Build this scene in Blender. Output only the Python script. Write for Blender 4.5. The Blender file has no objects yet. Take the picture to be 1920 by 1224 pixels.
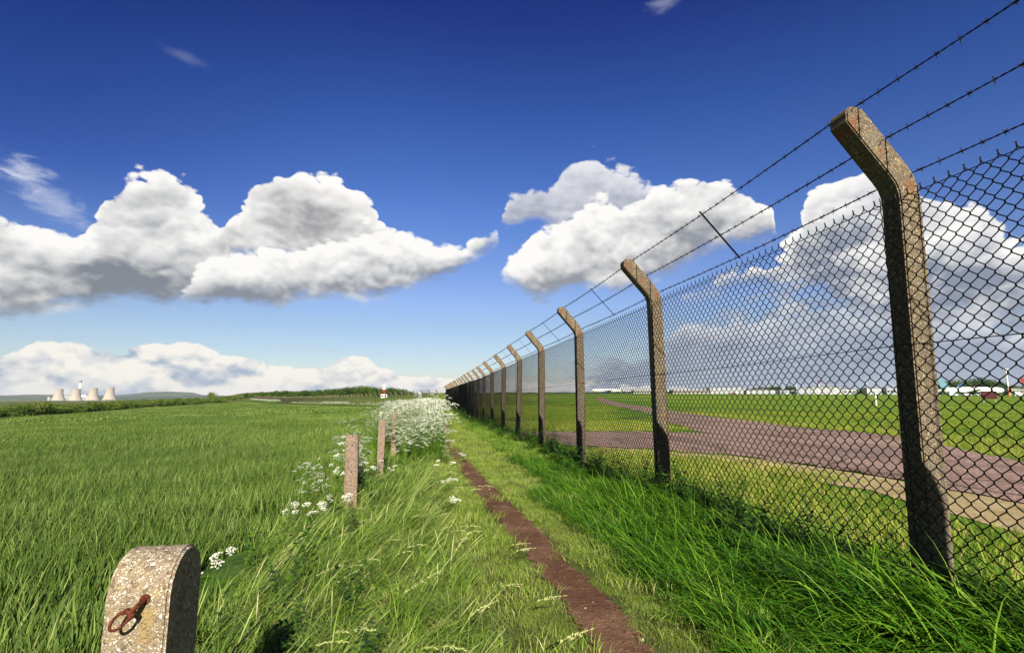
import bpy, bmesh, math, random
import numpy as np
from mathutils import Vector, Matrix
S = bpy.context.scene
COL = S.collection
PI = math.pi
# ---------------------------------------------------------------- camera
FPX, PITCH, ROLL, CAMH = 961.0, 0.1335, 0.0030, 0.91
cd = bpy.data.cameras.new('camera'); cam = bpy.data.objects.new('camera', cd); COL.objects.link(cam)
cd.sensor_width = 36; cd.lens = 36*FPX/1920; cd.clip_start = .02; cd.clip_end = 20000
cam.matrix_world = Matrix.Translation((0, 0, CAMH)) @ (Matrix.Rotation(PI/2+PITCH, 4, 'X') @ Matrix.Rotation(ROLL, 4, 'Z'))
S.camera = cam

def ray(x, y):
    a = x-960; b = -(y-612); cr, sr = math.cos(ROLL), math.sin(ROLL)
    px = cr*a-sr*b; py = sr*a+cr*b; c, s = math.cos(PITCH), math.sin(PITCH)
    return (px/FPX, c-s*py/FPX, s+c*py/FPX)
def at(x, y, Y):
    d = ray(x, y); t = Y/d[1]; return Vector((d[0]*t, Y, CAMH+d[2]*t))
def azel(x, y):
    d = ray(x, y); return math.degrees(math.atan2(d[0], d[1])), math.degrees(math.atan2(d[2], math.hypot(d[0], d[1])))

# ---------------------------------------------------------------- sun, sky, exposure
FYAW = -0.160
FD = Vector((math.sin(FYAW), math.cos(FYAW), 0)); FN = Vector((-FD.y, FD.x, 0))      # along the fence, and out towards the path
SUN_EL = math.radians(29); SUN_TRAVEL = FYAW-0.012
ld = bpy.data.lights.new('sun', 'SUN'); ld.energy = 5.0; ld.angle = math.radians(.5); ld.color = (1, .93, .80)
sun = bpy.data.objects.new('sun', ld); COL.objects.link(sun)
sd = Vector((math.sin(SUN_TRAVEL)*math.cos(SUN_EL), math.cos(SUN_TRAVEL)*math.cos(SUN_EL), -math.sin(SUN_EL)))
sun.rotation_euler = sd.to_track_quat('-Z', 'Y').to_euler(); sun.location = (0, -20, 30)
vs = S.view_settings; vs.view_transform = 'Standard'; vs.look = 'None'; vs.gamma = 1; vs.exposure = 0.98; vs.use_curve_mapping = False

class NT:
    """small helper for writing node trees as expressions"""
    def __init__(s, tree): s.t = tree; s.n = tree.nodes; s.l = tree.links
    def put(s, sock, v):
        if v is None: return
        if isinstance(v, bpy.types.NodeSocket): s.l.new(v, sock)
        elif isinstance(v, (tuple, list)) and len(v) == 3 and sock.type == 'RGBA': sock.default_value = (*v, 1)
        else: sock.default_value = v
    def node(s, typ, ins=None, out=0, **kw):
        n = s.n.new(typ)
        for k, v in kw.items(): setattr(n, k, v)
        for k, v in (ins or {}).items(): s.put(n.inputs[k], v)
        return n.outputs[out] if out is not None else n
    def m(s, op, a, b=None, c=None, clamp=False):
        n = s.n.new('ShaderNodeMath'); n.operation = op; n.use_clamp = clamp
        s.put(n.inputs[0], a); s.put(n.inputs[1], b); s.put(n.inputs[2], c); return n.outputs[0]
    def vm(s, op, a, b=None, sc=None):
        n = s.n.new('ShaderNodeVectorMath'); n.operation = op
        s.put(n.inputs[0], a); s.put(n.inputs[1], b)
        if sc is not None: s.put(n.inputs['Scale'], sc)
        return n.outputs['Value' if op in ('LENGTH', 'DOT_PRODUCT', 'DISTANCE') else 'Vector']
    def mix(s, f, a, b, bl='MIX'):
        n = s.n.new('ShaderNodeMix'); n.data_type = 'RGBA'; n.blend_type = bl; n.clamp_factor = True
        s.put(n.inputs[0], f); s.put(n.inputs[6], a); s.put(n.inputs[7], b); return n.outputs[2]
    def noise(s, v, scale, detail=4, rough=.5, out='Fac', dist=0, typ='FBM'):
        n = s.n.new('ShaderNodeTexNoise'); n.noise_type = typ
        s.put(n.inputs['Vector'], v); s.put(n.inputs['Scale'], scale); s.put(n.inputs['Detail'], detail)
        s.put(n.inputs['Roughness'], rough); s.put(n.inputs['Distortion'], dist); return n.outputs[out]
    def vor(s, v, scale, out='Distance', feat='F1', detail=0, rnd=1, smooth=.5, rough=.5):
        n = s.n.new('ShaderNodeTexVoronoi'); n.feature = feat
        s.put(n.inputs['Vector'], v); s.put(n.inputs['Scale'], scale); s.put(n.inputs['Randomness'], rnd)
        if feat != 'DISTANCE_TO_EDGE': s.put(n.inputs['Detail'], detail); s.put(n.inputs['Roughness'], rough); n.normalize = detail > 0
        if feat == 'SMOOTH_F1': s.put(n.inputs['Smoothness'], smooth)
        return n.outputs[out]
    def ramp(s, f, pts, interp='LINEAR'):
        n = s.n.new('ShaderNodeValToRGB'); n.color_ramp.interpolation = interp; s.put(n.inputs[0], f); e = n.color_ramp.elements
        while len(e) < len(pts): e.new(.5)
        for q, (p, c) in zip(e, pts):
            q.position = p; q.color = (*c, 1) if isinstance(c, tuple) else (c, c, c, 1)
        return n.outputs[0]
    def sstep(s, v, a, b):
        n = s.n.new('ShaderNodeMapRange'); n.interpolation_type = 'SMOOTHSTEP'
        s.put(n.inputs['Value'], v); s.put(n.inputs['From Min'], a); s.put(n.inputs['From Max'], b); return n.outputs[0]
    def curve(s, f, pts):
        n = s.n.new('ShaderNodeFloatCurve'); s.put(n.inputs['Value'], f); c = n.mapping.curves[0]
        n.mapping.use_clip = False
        pts = sorted(pts)
        c.points[0].location = pts[0]; c.points[-1].location = pts[-1]
        for p in pts[1:-1]: c.points.new(*p)
        for q in c.points: q.handle_type = 'AUTO'
        n.mapping.update(); return n.outputs[0]

W = bpy.data.worlds.new('World'); S.world = W; W.use_nodes = True
W.node_tree.nodes.clear(); w = NT(W.node_tree)
SKY_STRENGTH = 0.0505; CLOUD_GAIN = 10.0
sky = w.n.new('ShaderNodeTexSky'); sky.sky_type = 'NISHITA'; sky.sun_disc = False
sky.sun_elevation = SUN_EL; sky.sun_rotation = math.atan2(-sd.x, -sd.y); sky.altitude = 200; sky.air_density = 1.0; sky.dust_density = .6; sky.ozone_density = 2.5
DIR = w.node('ShaderNodeTexCoord', out=None).outputs['Generated']
xyz = w.node('ShaderNodeSeparateXYZ', {0: DIR}, out=None)
AZ = w.m('MULTIPLY', w.m('ARCTAN2', xyz.outputs[0], xyz.outputs[1]), 180/PI)
EL = w.m('MULTIPLY', w.m('ARCSINE', xyz.outputs[2]), 180/PI)
# deep polarised blue overhead, paler towards the horizon
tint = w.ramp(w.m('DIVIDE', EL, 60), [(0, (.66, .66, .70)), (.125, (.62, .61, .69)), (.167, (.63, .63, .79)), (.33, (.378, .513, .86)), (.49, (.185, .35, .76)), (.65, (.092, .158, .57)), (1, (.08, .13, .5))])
tint = w.vm('SCALE', tint, None, w.m('ADD', .45, w.m('MULTIPLY', w.sstep(xyz.outputs[1], -.35, .35), 1.05)))  # sky behind the camera dimmed, unseen, to cut fill on shaded post faces
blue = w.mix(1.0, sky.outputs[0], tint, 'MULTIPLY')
side = w.m('ADD', w.sstep(AZ, -10, -52), w.m('MULTIPLY', w.sstep(AZ, 15, 60), .3))
blue = w.mix(w.m('MULTIPLY', side, w.sstep(EL, 6, 22)), blue, w.mix(1.0, blue, (.32, .45, .67), 'MULTIPLY'))
Dw = w.vm('MULTIPLY', DIR, (1, 1, 1.45))
def wnoise(v, sc, det, ro=.55): return w.noise(v, sc, det, ro)
warpc = w.noise(Dw, 5, 3, .5, out='Color')
Dq = w.vm('ADD', Dw, w.vm('SCALE', w.vm('SUBTRACT', warpc, (.5, .5, .5)), None, .10))
ws = w.node('ShaderNodeSeparateXYZ', {0: w.noise(Dw, 6.5, 5, .6, out='Color')}, out=None)
def puffs(v, det=4):
    """rounded cauliflower heads: big, middle and small cells; 0..1"""
    a = w.vor(v, 9); b = w.vor(v, 23); c = w.vor(v, 55); f = w.noise(v, 60, det, .62)
    sq = lambda q: w.m('MULTIPLY', q, q)
    s_ = w.m('ADD', w.m('ADD', w.m('MULTIPLY', sq(a), .62), w.m('MULTIPLY', sq(b), .34)), w.m('ADD', w.m('MULTIPLY', sq(c), .16), w.m('MULTIPLY', f, .14)))
    return w.m('SUBTRACT', 1, w.m('MULTIPLY', s_, 1.25))
pf0 = puffs(Dq, 6)
pf1 = puffs(w.vm('ADD', Dq, (-.004, .003, .017)), 3)
soft = w.noise(Dw, 8, 5, .55)
soft2 = w.noise(w.vm('ADD', Dw, (-.01, .01, .05)), 8, 4, .5)
wispn = w.noise(w.vm('MULTIPLY', Dw, (1, 1, 1.6)), 26, 6, .62)
lump = w.m('ADD', w.m('MULTIPLY', w.m('SUBTRACT', pf0, pf1), 1.35), w.m('MULTIPLY', w.m('SUBTRACT', soft, soft2), 2.3))

def cloud(base, top, bot, amp=1.5, te=.35, be=2.0, lit=(1.0, .985, .96), dark=(.36, .39, .46), gain=1.0, lo=0.0, azr=65, opac=1.0, det=.18):
    """a bank of cloud: upper and lower outline given as elevation over azimuth; billows come from noise"""
    A = w.m('ADD', AZ, w.m('MULTIPLY', w.m('SUBTRACT', ws.outputs[0], .5), amp*2.2))
    E = w.m('ADD', EL, w.m('MULTIPLY', w.m('SUBTRACT', ws.outputs[2], .5), amp*1.6))
    E = w.m('SUBTRACT', E, w.m('MULTIPLY', w.m('SUBTRACT', pf0, .50), amp*3.2))
    u = w.m('DIVIDE', w.m('ADD', A, azr), 2*azr)
    f = lambda pts: [((a+azr)/(2*azr), e/40) for a, e in pts]
    T = w.m('MULTIPLY', w.curve(u, f(top)), 40); B = w.m('MULTIPLY', w.curve(u, f(bot)), 40)
    Eb = w.m('ADD', w.m('ADD', EL, w.m('MULTIPLY', w.m('SUBTRACT', soft, .5), amp*2.4)), w.m('MULTIPLY', w.m('SUBTRACT', wispn, .5), be*1.6))
    tt = w.m('ADD', w.m('DIVIDE', w.m('SUBTRACT', T, E), te), w.m('MULTIPLY', w.m('SUBTRACT', wispn, .5), 3.0)); tb = w.m('DIVIDE', w.m('SUBTRACT', Eb, w.m('SUBTRACT', B, be*.55)), be)
    mask = w.m('MULTIPLY', w.sstep(tt, 0, 1), w.sstep(tb, 0, 1))
    th = w.m('MAXIMUM', w.m('SUBTRACT', T, B), 1.0)
    vert = w.m('DIVIDE', w.m('SUBTRACT', EL, B), th, clamp=True)
    vert = w.m('ADD', vert, w.m('MULTIPLY', w.m('SUBTRACT', soft, .5), 1.1), clamp=True)
    crest = w.m('SUBTRACT', 1, w.sstep(w.m('SUBTRACT', T, E), .1, 2.4))
    sh = w.m('ADD', w.m('MULTIPLY', w.m('POWER', vert, .7), .72), w.m('ADD', w.m('MULTIPLY', lump, gain*.62), w.m('MULTIPLY', crest, .24)))
    sh = w.m('ADD', w.m('ADD', sh, w.m('MULTIPLY', w.m('SUBTRACT', wispn, .5), det)), lo+.06, clamp=True)
    mx = lambda t_: tuple((1-t_)*a+t_*b for a, b in zip(dark, lit))
    col = w.ramp(sh, [(0, dark), (.2, mx(.18)), (.45, mx(.50)), (.72, mx(.76)), (.92, mx(.97)), (1, lit)])
    colm = w.vm('SCALE', col, None, CLOUD_GAIN)
    return w.mix(w.m('MULTIPLY', mask, opac), base, colm)
def prof(pts): return [azel(x, y) for x, y in pts]
# thin cirrus wisps
def wisp(base, cx, cy, rx, ry, ang, k):
    a0, e0 = azel(cx, cy)
    da = w.m('SUBTRACT', AZ, a0); de = w.m('SUBTRACT', EL, e0); c, s_ = math.cos(ang), math.sin(ang)
    p = w.m('ADD', w.m('MULTIPLY', da, c/rx), w.m('MULTIPLY', de, s_/rx)); q = w.m('ADD', w.m('MULTIPLY', da, -s_/ry), w.m('MULTIPLY', de, c/ry))
    r = w.m('SQRT', w.m('ADD', w.m('MULTIPLY', p, p), w.m('MULTIPLY', q, q)))
    str_ = w.noise(w.vm('MULTIPLY', DIR, (22, 22, 60)), 1, 6, .65, dist=.6)
    mk = w.m('MULTIPLY', w.sstep(w.m('SUBTRACT', w.m('ADD', str_, .25), w.m('MULTIPLY', r, .45)), .32, .75), k)
    return w.mix(mk, base, (8.2, 8.6, 9.4))
skyc = blue
skyc = wisp(skyc, 95, 375, 4.0, 1.8, -.5, .38)
skyc = wisp(skyc, 45, 320, 2.5, 1.6, -.3, .6)
skyc = wisp(skyc, 345, 108, 2.6, .7, -.1, .10)
skyc = wisp(skyc, 1245, 5, 3.2, .8, .1, .22)
# grey-blue rain cloud low on the right
skyc = cloud(skyc, [(-65, -3), (-12, -3)]+prof([(900, 735), (1000, 705), (1100, 670), (1200, 630), (1300, 590), (1450, 545), (1600, 520), (1920, 520)])+[(60, 14), (65, -3)],
             [(-65, -6), (65, -6)], amp=.7, te=4.0, be=1.0, lit=(.44, .50, .62), dark=(.19, .235, .34), gain=.6, lo=.12)
skyc = cloud(skyc, [(-65, -3), (5, -3)]+prof([(1180, 640), (1280, 612), (1400, 605), (1560, 560), (1620, 590), (1750, 560), (1920, 600)])+[(60, 6), (65, -3)],
             [(-65, -3), (5, -3)]+prof([(1180, 645), (1280, 650), (1400, 655), (1560, 640), (1750, 650), (1920, 660)])+[(60, 4), (65, 4)],
             amp=1.2, te=1.0, be=2.0, lit=(.80, .82, .85), dark=(.28, .33, .44), gain=.8, lo=.0, opac=.75)
# low bank along the horizon
skyc = cloud(skyc, [(-65, 0), (-58, 5)]+prof([(0, 668), (40, 650), (110, 634), (150, 652), (200, 668), (250, 655), (300, 640), (345, 638), (390, 643), (410, 655), (450, 670), (500, 680), (560, 687), (600, 692), (640, 675), (680, 671), (720, 690), (770, 702), (850, 704), (960, 712), (1100, 716)])+[(30, 0), (65, 0)],
             [(-65, -3), (-30, -3), (0, -3), (65, -3)], amp=.6, te=.22, be=1.0, lit=(.99, .94, .86), dark=(.36, .44, .58), gain=2.4, lo=.0, det=1.3, opac=.95)
skyc = cloud(skyc, [(-65, -3), (-30, -3)]+prof([(500, 634), (540, 640), (620, 648), (700, 655), (800, 650), (880, 660)])+[(5, -3), (65, -3)],
             [(-65, 4), (-30, 4)]+prof([(500, 650), (700, 662), (880, 664)])+[(5, 4), (65, 4)], amp=.6, te=1.0, be=.8, lit=(.62, .66, .76), dark=(.5, .56, .70), gain=.5, opac=.35)
# tall cloud on the right behind the fence
skyc = cloud(skyc, [(-65, -3), (12, -3)]+prof([(1310, 525), (1380, 500), (1450, 478), (1495, 440), (1512, 395), (1540, 362), (1600, 334), (1650, 322), (1700, 340), (1760, 348), (1800, 368), (1850, 398), (1920, 440)])+[(56, 14), (65, -3)],
             [(-65, 9), (12, 9)]+prof([(1310, 540), (1400, 525), (1500, 530), (1560, 560), (1650, 590), (1750, 600), (1850, 590), (1920, 600)])+[(56, 6), (65, 6)],
             amp=1.2, te=.4, be=2.6, dark=(.26, .30, .39), lo=-.05)
# the middle cloud: a torn greyish lobe behind, the bright body in front
skyc = cloud(skyc, [(-65, -3), (-8, -3)]+prof([(930, 470), (945, 400), (960, 368), (1000, 340), (1050, 314), (1090, 288), (1115, 288), (1140, 304), (1180, 322), (1225, 346), (1250, 400)])+[(36, -3), (65, -3)],
             [(-65, 18), (-8, 18)]+prof([(930, 400), (950, 420), (1000, 416), (1050, 425), (1100, 410), (1160, 395), (1250, 370)])+[(36, 20), (65, 20)],
             amp=1.3, te=.85, be=1.6, lit=(.88, .88, .90), dark=(.42, .44, .50), opac=.9)
skyc = cloud(skyc, [(-65, -3), (-8, -3)]+prof([(915, 560), (935, 520), (955, 492), (990, 452), (1030, 424), (1080, 396), (1130, 380), (1180, 374), (1215, 358), (1255, 342), (1300, 336), (1350, 346), (1400, 362), (1440, 392), (1452, 430), (1470, 520)])+[(36, -3), (65, -3)],
             [(-65, 14), (-8, 14)]+prof([(915, 470), (945, 510), (985, 545), (1010, 556), (1050, 542), (1100, 530), (1150, 535), (1200, 526), (1250, 505), (1300, 480), (1350, 456), (1400, 445), (1460, 425)])+[(36, 20), (65, 20)],
             amp=1.15, te=.55, be=2.2, dark=(.30, .32, .36), lo=.05)
# the long bank on the left: two heads and the low front
skyc = cloud(skyc, [(-65, -3), (-58, 17)]+prof([(0, 398), (60, 425), (100, 448), (130, 462), (155, 434), (185, 392), (212, 356), (250, 340), (290, 336), (330, 342), (362, 368), (388, 394), (410, 420), (430, 470), (450, 560)])+[(3, -3), (65, -3)],
             [(-65, 8)]+prof([(0, 585), (60, 582), (100, 566), (200, 562), (300, 562), (360, 552), (450, 560)])+[(3, 20), (65, 20)],
             amp=1.1, te=.42, be=1.8, dark=(.22, .25, .29), lo=-.04)
skyc = cloud(skyc, [(-65, -3), (-40, -3)]+prof([(385, 500), (400, 450), (425, 408), (460, 366), (500, 338), (560, 322), (620, 338), (660, 366), (700, 392), (728, 425), (745, 500)])+[(3, -3), (65, -3)],
             [(-65, 14), (-40, 14)]+prof([(385, 440), (420, 462), (460, 474), (520, 476), (580, 468), (640, 472), (700, 484), (745, 470)])+[(3, 20), (65, 20)],
             amp=1.05, te=.42, be=2.0, dark=(.34, .34, .36), lo=.0)
skyc = cloud(skyc, [(-65, -3), (-44, -3)]+prof([(300, 590), (340, 545), (380, 505), (430, 482), (500, 470), (560, 462), (620, 446), (660, 430), (700, 412), (730, 420), (780, 445), (830, 456), (870, 450), (900, 426), (925, 428), (945, 470)])+[(3, -3), (65, -3)],
             [(-65, 14), (-44, 14)]+prof([(300, 560), (360, 556), (420, 560), (480, 572), (550, 558), (600, 553), (660, 552), (705, 548), (760, 532), (820, 516), (870, 492), (910, 466), (945, 450)])+[(3, 20), (65, 20)],
             amp=1.1, te=.6, be=1.8, dark=(.25, .28, .33), lo=.02)
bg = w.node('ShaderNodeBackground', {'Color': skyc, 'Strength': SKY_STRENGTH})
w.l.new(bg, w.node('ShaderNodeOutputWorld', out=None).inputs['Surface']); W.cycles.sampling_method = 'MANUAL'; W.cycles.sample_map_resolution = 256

# ---------------------------------------------------------------- tagging
def tag(o, label=None, cat=None, group=None, kind=None):
    if label: o['label'] = label
    if cat: o['category'] = cat
    if group: o['group'] = group
    if kind: o['kind'] = kind
    return o
def empty(name, loc=(0, 0, 0), rz=0):
    o = bpy.data.objects.new(name, None); COL.objects.link(o); o.location = loc; o.rotation_euler = (0, 0, rz); o.empty_display_size = .2; return o
def link(name, me, parent=None):
    o = bpy.data.objects.new(name, me); COL.objects.link(o)
    if parent: o.parent = parent
    return o
def children(o): return [c for c in COL.objects if c.parent is o]
def copy_tree(o, parent=None):
    c = o.copy(); COL.objects.link(c); c.parent = parent
    for ch in children(o): copy_tree(ch, c)
    return c

# ---------------------------------------------------------------- terrain
def zf(Y): return np.interp(Y, [-50, 2.6, 23, 75, 200, 6000], [0.0, 0.0, -.235, -.28, .5, .5])      # where the fence stands out of the grass
def sm(v): v = np.clip(v, 0, 1); return v*v*(3-2*v)
def terrain(x, y):
    x = np.asarray(x, float); y = np.asarray(y, float)
    base = np.interp(y, [-4000, -50, 2.6, 12, 23, 75, 300, 500, 800, 9000], [0, -.12, -.12, -.22, -.33, -.42, 1.35, 2.9, 4.4, 4.6])
    dist = np.maximum(0, -x-1.6)
    slope = np.interp(y, [-200, 0, 40, 100, 290, 450], [.0, .02, .038, .043, .028, 0])
    d = dist*slope; d = 40*(1-np.exp(-d/40)) + .16*sm((-x-1.0)/1.2)*sm((60-y)/40)
    z = base - d
    r = np.hypot(x, y); rat = -x/np.maximum(y, 1)
    wv = sm((rat-.50)/.12)*sm((r-230)/250)
    z = z*(1-wv) + wv*(-4.5-np.clip(r-150, 0, 5000)*.0092)
    z = z + .03*np.sin(x*.9+1)*np.sin(y*.7)*sm((r-3)/10)*sm((80-r)/50)
    return z
def P3(x, y, lift=0.0): return (float(x), float(y), float(terrain(x, y))+lift)
def lerp_poly(pts, n):
    p = np.array(pts, float); t = np.r_[0, np.cumsum(np.hypot(*np.diff(p, axis=0).T))]; q = np.linspace(0, 1, n)**1.0*t[-1]
    return np.stack([np.interp(q, t, p[:, i]) for i in range(p.shape[1])], 1)
def smooth_poly(pts, n):
    """Catmull-Rom through the points"""
    p = np.array(pts, float); p = np.vstack([2*p[0]-p[1], p, 2*p[-1]-p[-2]]); out = []
    m = max(2, n//(len(p)-3))
    for i in range(1, len(p)-2):
        for t in np.linspace(0, 1, m, endpoint=False):
            a, b, c, d = p[i-1], p[i], p[i+1], p[i+2]
            out.append(.5*((2*b)+(-a+c)*t+(2*a-5*b+4*c-d)*t*t+(-a+3*b-3*c+d)*t**3))
    out.append(p[-2]); return np.array(out)

# ---------------------------------------------------------------- materials
def newmat(name):
    m = bpy.data.materials.new(name); m.use_nodes = True; m.node_tree.nodes.clear(); return m, NT(m.node_tree)
def finish(m, t, shader, disp=None):
    o = t.node('ShaderNodeOutputMaterial', out=None); t.l.new(shader, o.inputs['Surface'])
    return m
def pbsdf(t, col, rough=.8, bump=None, bs=.3, bd=.01, metal=0, spec=.3):
    ins = {'Base Color': col, 'Roughness': rough, 'Metallic': metal, 'Specular IOR Level': spec}
    if bump is not None: ins['Normal'] = t.node('ShaderNodeBump', {'Height': bump, 'Strength': bs, 'Distance': bd})
    return t.node('ShaderNodeBsdfPrincipled', ins)
def objco(t): return t.node('ShaderNodeTexCoord', out=None).outputs['Object']
def poso(t): return t.node('ShaderNodeNewGeometry', out=None).outputs['Position']
def simple(name, c1, c2=None, scale=3, rough=.6, metal=0, bs=.1, spec=.3):
    m, t = newmat(name); co = objco(t); n = t.noise(co, scale, 5, .6)
    c = t.mix(t.sstep(n, .35, .65), c1, c2 or tuple(v*.85 for v in c1))
    return finish(m, t, pbsdf(t, c, rough, n, bs, .02, metal, spec))

def mat_aggregate(name, stones, cement, scale=90, rust=(), bump=.004, lichen=.3, rcol=(.22, .055, .012)):
    """exposed-aggregate concrete: pebbles of several colours in cement, rust runs below the fixings"""
    m, t = newmat(name); co0 = objco(t); co = t.vm('ADD', co0, t.vm('SCALE', (1.7, 2.3, 3.1), None, t.m('MULTIPLY', t.node('ShaderNodeObjectInfo', out=None).outputs['Random'], 9.0)))
    wob = t.vm('ADD', co, t.vm('SCALE', t.noise(co, scale*1.4, 2, .5, out='Color'), None, .35/scale))
    d1 = t.vor(wob, scale); c1 = t.vor(wob, scale, out='Color'); e1 = t.vor(wob, scale, feat='DISTANCE_TO_EDGE')
    d2 = t.vor(wob, scale*2.3, feat='DISTANCE_TO_EDGE'); c2 = t.vor(wob, scale*2.3, out='Color')
    r1 = t.node('ShaderNodeSeparateXYZ', {0: c1}, out=None); r2 = t.node('ShaderNodeSeparateXYZ', {0: c2}, out=None)
    st = t.ramp(r1.outputs[0], [(i/len(stones), c) for i, c in enumerate(stones)], 'CONSTANT')
    st2 = t.ramp(r2.outputs[0], [(i/len(stones), c) for i, c in enumerate(stones)], 'CONSTANT')
    st = t.mix(t.m('MULTIPLY', t.noise(co, scale*4, 3, .6), .5), st, t.mix(1, st, (.55, .5, .45), 'MULTIPLY'))
    big = t.m('MULTIPLY', t.sstep(e1, .06, .12), t.m('GREATER_THAN', r1.outputs[1], .52))
    sml = t.m('MULTIPLY', t.sstep(d2, .05, .12), t.m('GREATER_THAN', r2.outputs[1], .35))
    cem = t.mix(t.noise(co, scale*.12, 5, .6), cement, tuple(v*.6 for v in cement))
    c = t.mix(sml, cem, st2); c = t.mix(big, c, st)
    li = t.sstep(t.noise(co, 14, 5, .65), .56, .70); c = t.mix(t.m('MULTIPLY', li, lichen), c, (.45, .33, .10))
    dk = t.sstep(t.noise(co, 26, 4, .7), .60, .74); c = t.mix(t.m('MULTIPLY', dk, .45), c, (.07, .06, .05))
    rs = t.noise(t.vm('MULTIPLY', co, (9, 9, .8)), 1, 5, .6); c = t.mix(t.m('MULTIPLY', t.sstep(rs, .52, .70), .5), c, (.10, .085, .06)); gl = t.noise(co, 3.2, 5, .6); c = t.mix(t.m('MULTIPLY', t.sstep(gl, .52, .68), .35), c, (.16, .16, .13))
    for (hx, hy, hz, rad, run) in rust:
        dv = t.vm('SUBTRACT', co0, (hx, hy, hz)); q = t.node('ShaderNodeSeparateXYZ', {0: dv}, out=None)
        zz = t.m('MULTIPLY', q.outputs[2], 1.0); zz = t.m('MULTIPLY', zz, t.m('ADD', 1.0, t.m('MULTIPLY', t.m('LESS_THAN', zz, 0), 1/run-1)))
        r = t.m('SQRT', t.m('ADD', t.m('MULTIPLY', q.outputs[0], q.outputs[0]), t.m('ADD', t.m('MULTIPLY', zz, zz), t.m('MULTIPLY', t.m('MULTIPLY', q.outputs[1], q.outputs[1]), .05))))
        r = t.m('ADD', r, t.m('MULTIPLY', t.m('SUBTRACT', t.noise(co, 60, 4, .6), .5), rad*1.2))
        c = t.mix(t.m('MULTIPLY', t.sstep(r, rad, rad*.25), .8), c, rcol)
    h = t.m('ADD', t.m('ADD', t.m('MULTIPLY', big, t.m('SUBTRACT', 1, d1)), t.m('MULTIPLY', sml, .5)), t.m('MULTIPLY', t.noise(co, scale*3, 4, .6), .5))
    return finish(m, t, pbsdf(t, c, .85, h, .9, bump, spec=.25))
STONES = [(.26, .195, .12), (.165, .12, .075), (.36, .29, .20), (.105, .085, .06), (.44, .39, .30), (.21, .155, .09), (.155, .135, .11)]
M = {}
M['post'] = mat_aggregate('fence_concrete', STONES, (.13, .096, .058), 90, rust=[(.31, -.06, 2.36, .05, 2.2), (.16, -.06, 2.19, .045, 1.8), (.0, -.06, 2.03, .05, 2.2), (.0, -.06, 1.18, .03, 1.5)], lichen=.35)
M['stub'] = mat_aggregate('stub_concrete', [(.36, .25, .18), (.25, .16, .11), (.50, .40, .31), (.17, .12, .09), (.42, .33, .27)], (.27, .185, .13), 95, lichen=.15)
ZFG = float(terrain(-.7355, 1.1014))
M['slab'] = mat_aggregate('pebble_concrete', [(.46, .37, .26), (.32, .24, .16), (.72, .67, .58), (.22, .16, .11), (.54, .45, .34), (.38, .31, .22), (.60, .50, .38)], (.31, .245, .16), 120, rust=[(.018, -.07, .500-ZFG, .022, 4.0)], bump=.006, lichen=.25, rcol=(.33, .23, .09))
def mat_rust():
    m, t = newmat('rusty_iron'); co = objco(t); n = t.noise(co, 120, 6, .65)
    c = t.ramp(n, [(.3, (.022, .007, .004)), (.5, (.085, .018, .008)), (.68, (.17, .045, .018))])
    return finish(m, t, pbsdf(t, c, .75, n, .6, .002, .3))
M['rust'] = mat_rust()
def mat_wire(name, col, rough=.45, metal=0):
    m, t = newmat(name); co = objco(t); n = t.noise(co, 40, 4, .6)
    c = t.mix(t.sstep(n, .45, .7), col, tuple(a*.6+b for a, b in zip(col, (.02, .012, .006))))
    return finish(m, t, pbsdf(t, c, rough, metal=metal, spec=.25))
M['mesh'] = mat_wire('plastic_coated_wire', (.012, .014, .013), .5)
M['barb'] = mat_wire('weathered_barbed_wire', (.022, .018, .015), .6, .3)
M['steel'] = mat_wire('dark_steel', (.03, .026, .022), .6, .4)

def foliage(name, cols, base=None, trans=.15, rough=.55, tipc=None, bigvar=None, spec=.15):
    """leaf blades: colour per blade (tint), per clump (random), paler or drier along the blade (h)"""
    m, t = newmat(name)
    tint = t.node('ShaderNodeAttribute', {}, out=None, attribute_name='tint').outputs['Fac']
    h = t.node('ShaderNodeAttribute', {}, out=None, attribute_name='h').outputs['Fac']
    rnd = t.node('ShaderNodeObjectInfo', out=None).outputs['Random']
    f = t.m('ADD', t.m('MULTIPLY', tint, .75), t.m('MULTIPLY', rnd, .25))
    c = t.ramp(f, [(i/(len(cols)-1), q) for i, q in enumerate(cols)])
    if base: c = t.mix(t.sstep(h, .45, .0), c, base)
    if tipc: c = t.mix(t.m('MULTIPLY', t.sstep(h, .6, 1.0), .6), c, tipc)
    if bigvar:
        p = poso(t); n = t.noise(t.vm('MULTIPLY', p, (1, .45, 0)), bigvar[0], 4, .6); c = t.mix(t.m('MULTIPLY', t.sstep(n, .38, .66), bigvar[2]), c, bigvar[1])
    b = t.node('ShaderNodeBsdfPrincipled', {'Base Color': c, 'Roughness': rough, 'Specular IOR Level': spec})
    tr = t.node('ShaderNodeBsdfTranslucent', {'Color': t.mix(1, c, (1.0, 1.15, .5), 'MULTIPLY')})
    return finish(m, t, t.node('ShaderNodeMixShader', {0: trans, 1: b, 2: tr}))
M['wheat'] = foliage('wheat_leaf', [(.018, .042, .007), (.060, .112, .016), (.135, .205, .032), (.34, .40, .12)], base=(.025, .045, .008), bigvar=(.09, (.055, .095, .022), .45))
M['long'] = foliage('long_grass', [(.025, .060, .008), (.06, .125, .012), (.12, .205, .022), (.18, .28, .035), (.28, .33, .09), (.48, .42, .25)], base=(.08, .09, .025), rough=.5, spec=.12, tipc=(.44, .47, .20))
M['short'] = foliage('short_grass', [(.045, .10, .010), (.10, .19, .016), (.18, .28, .028), (.29, .34, .075), (.44, .38, .20)], base=(.10, .11, .03))
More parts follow.
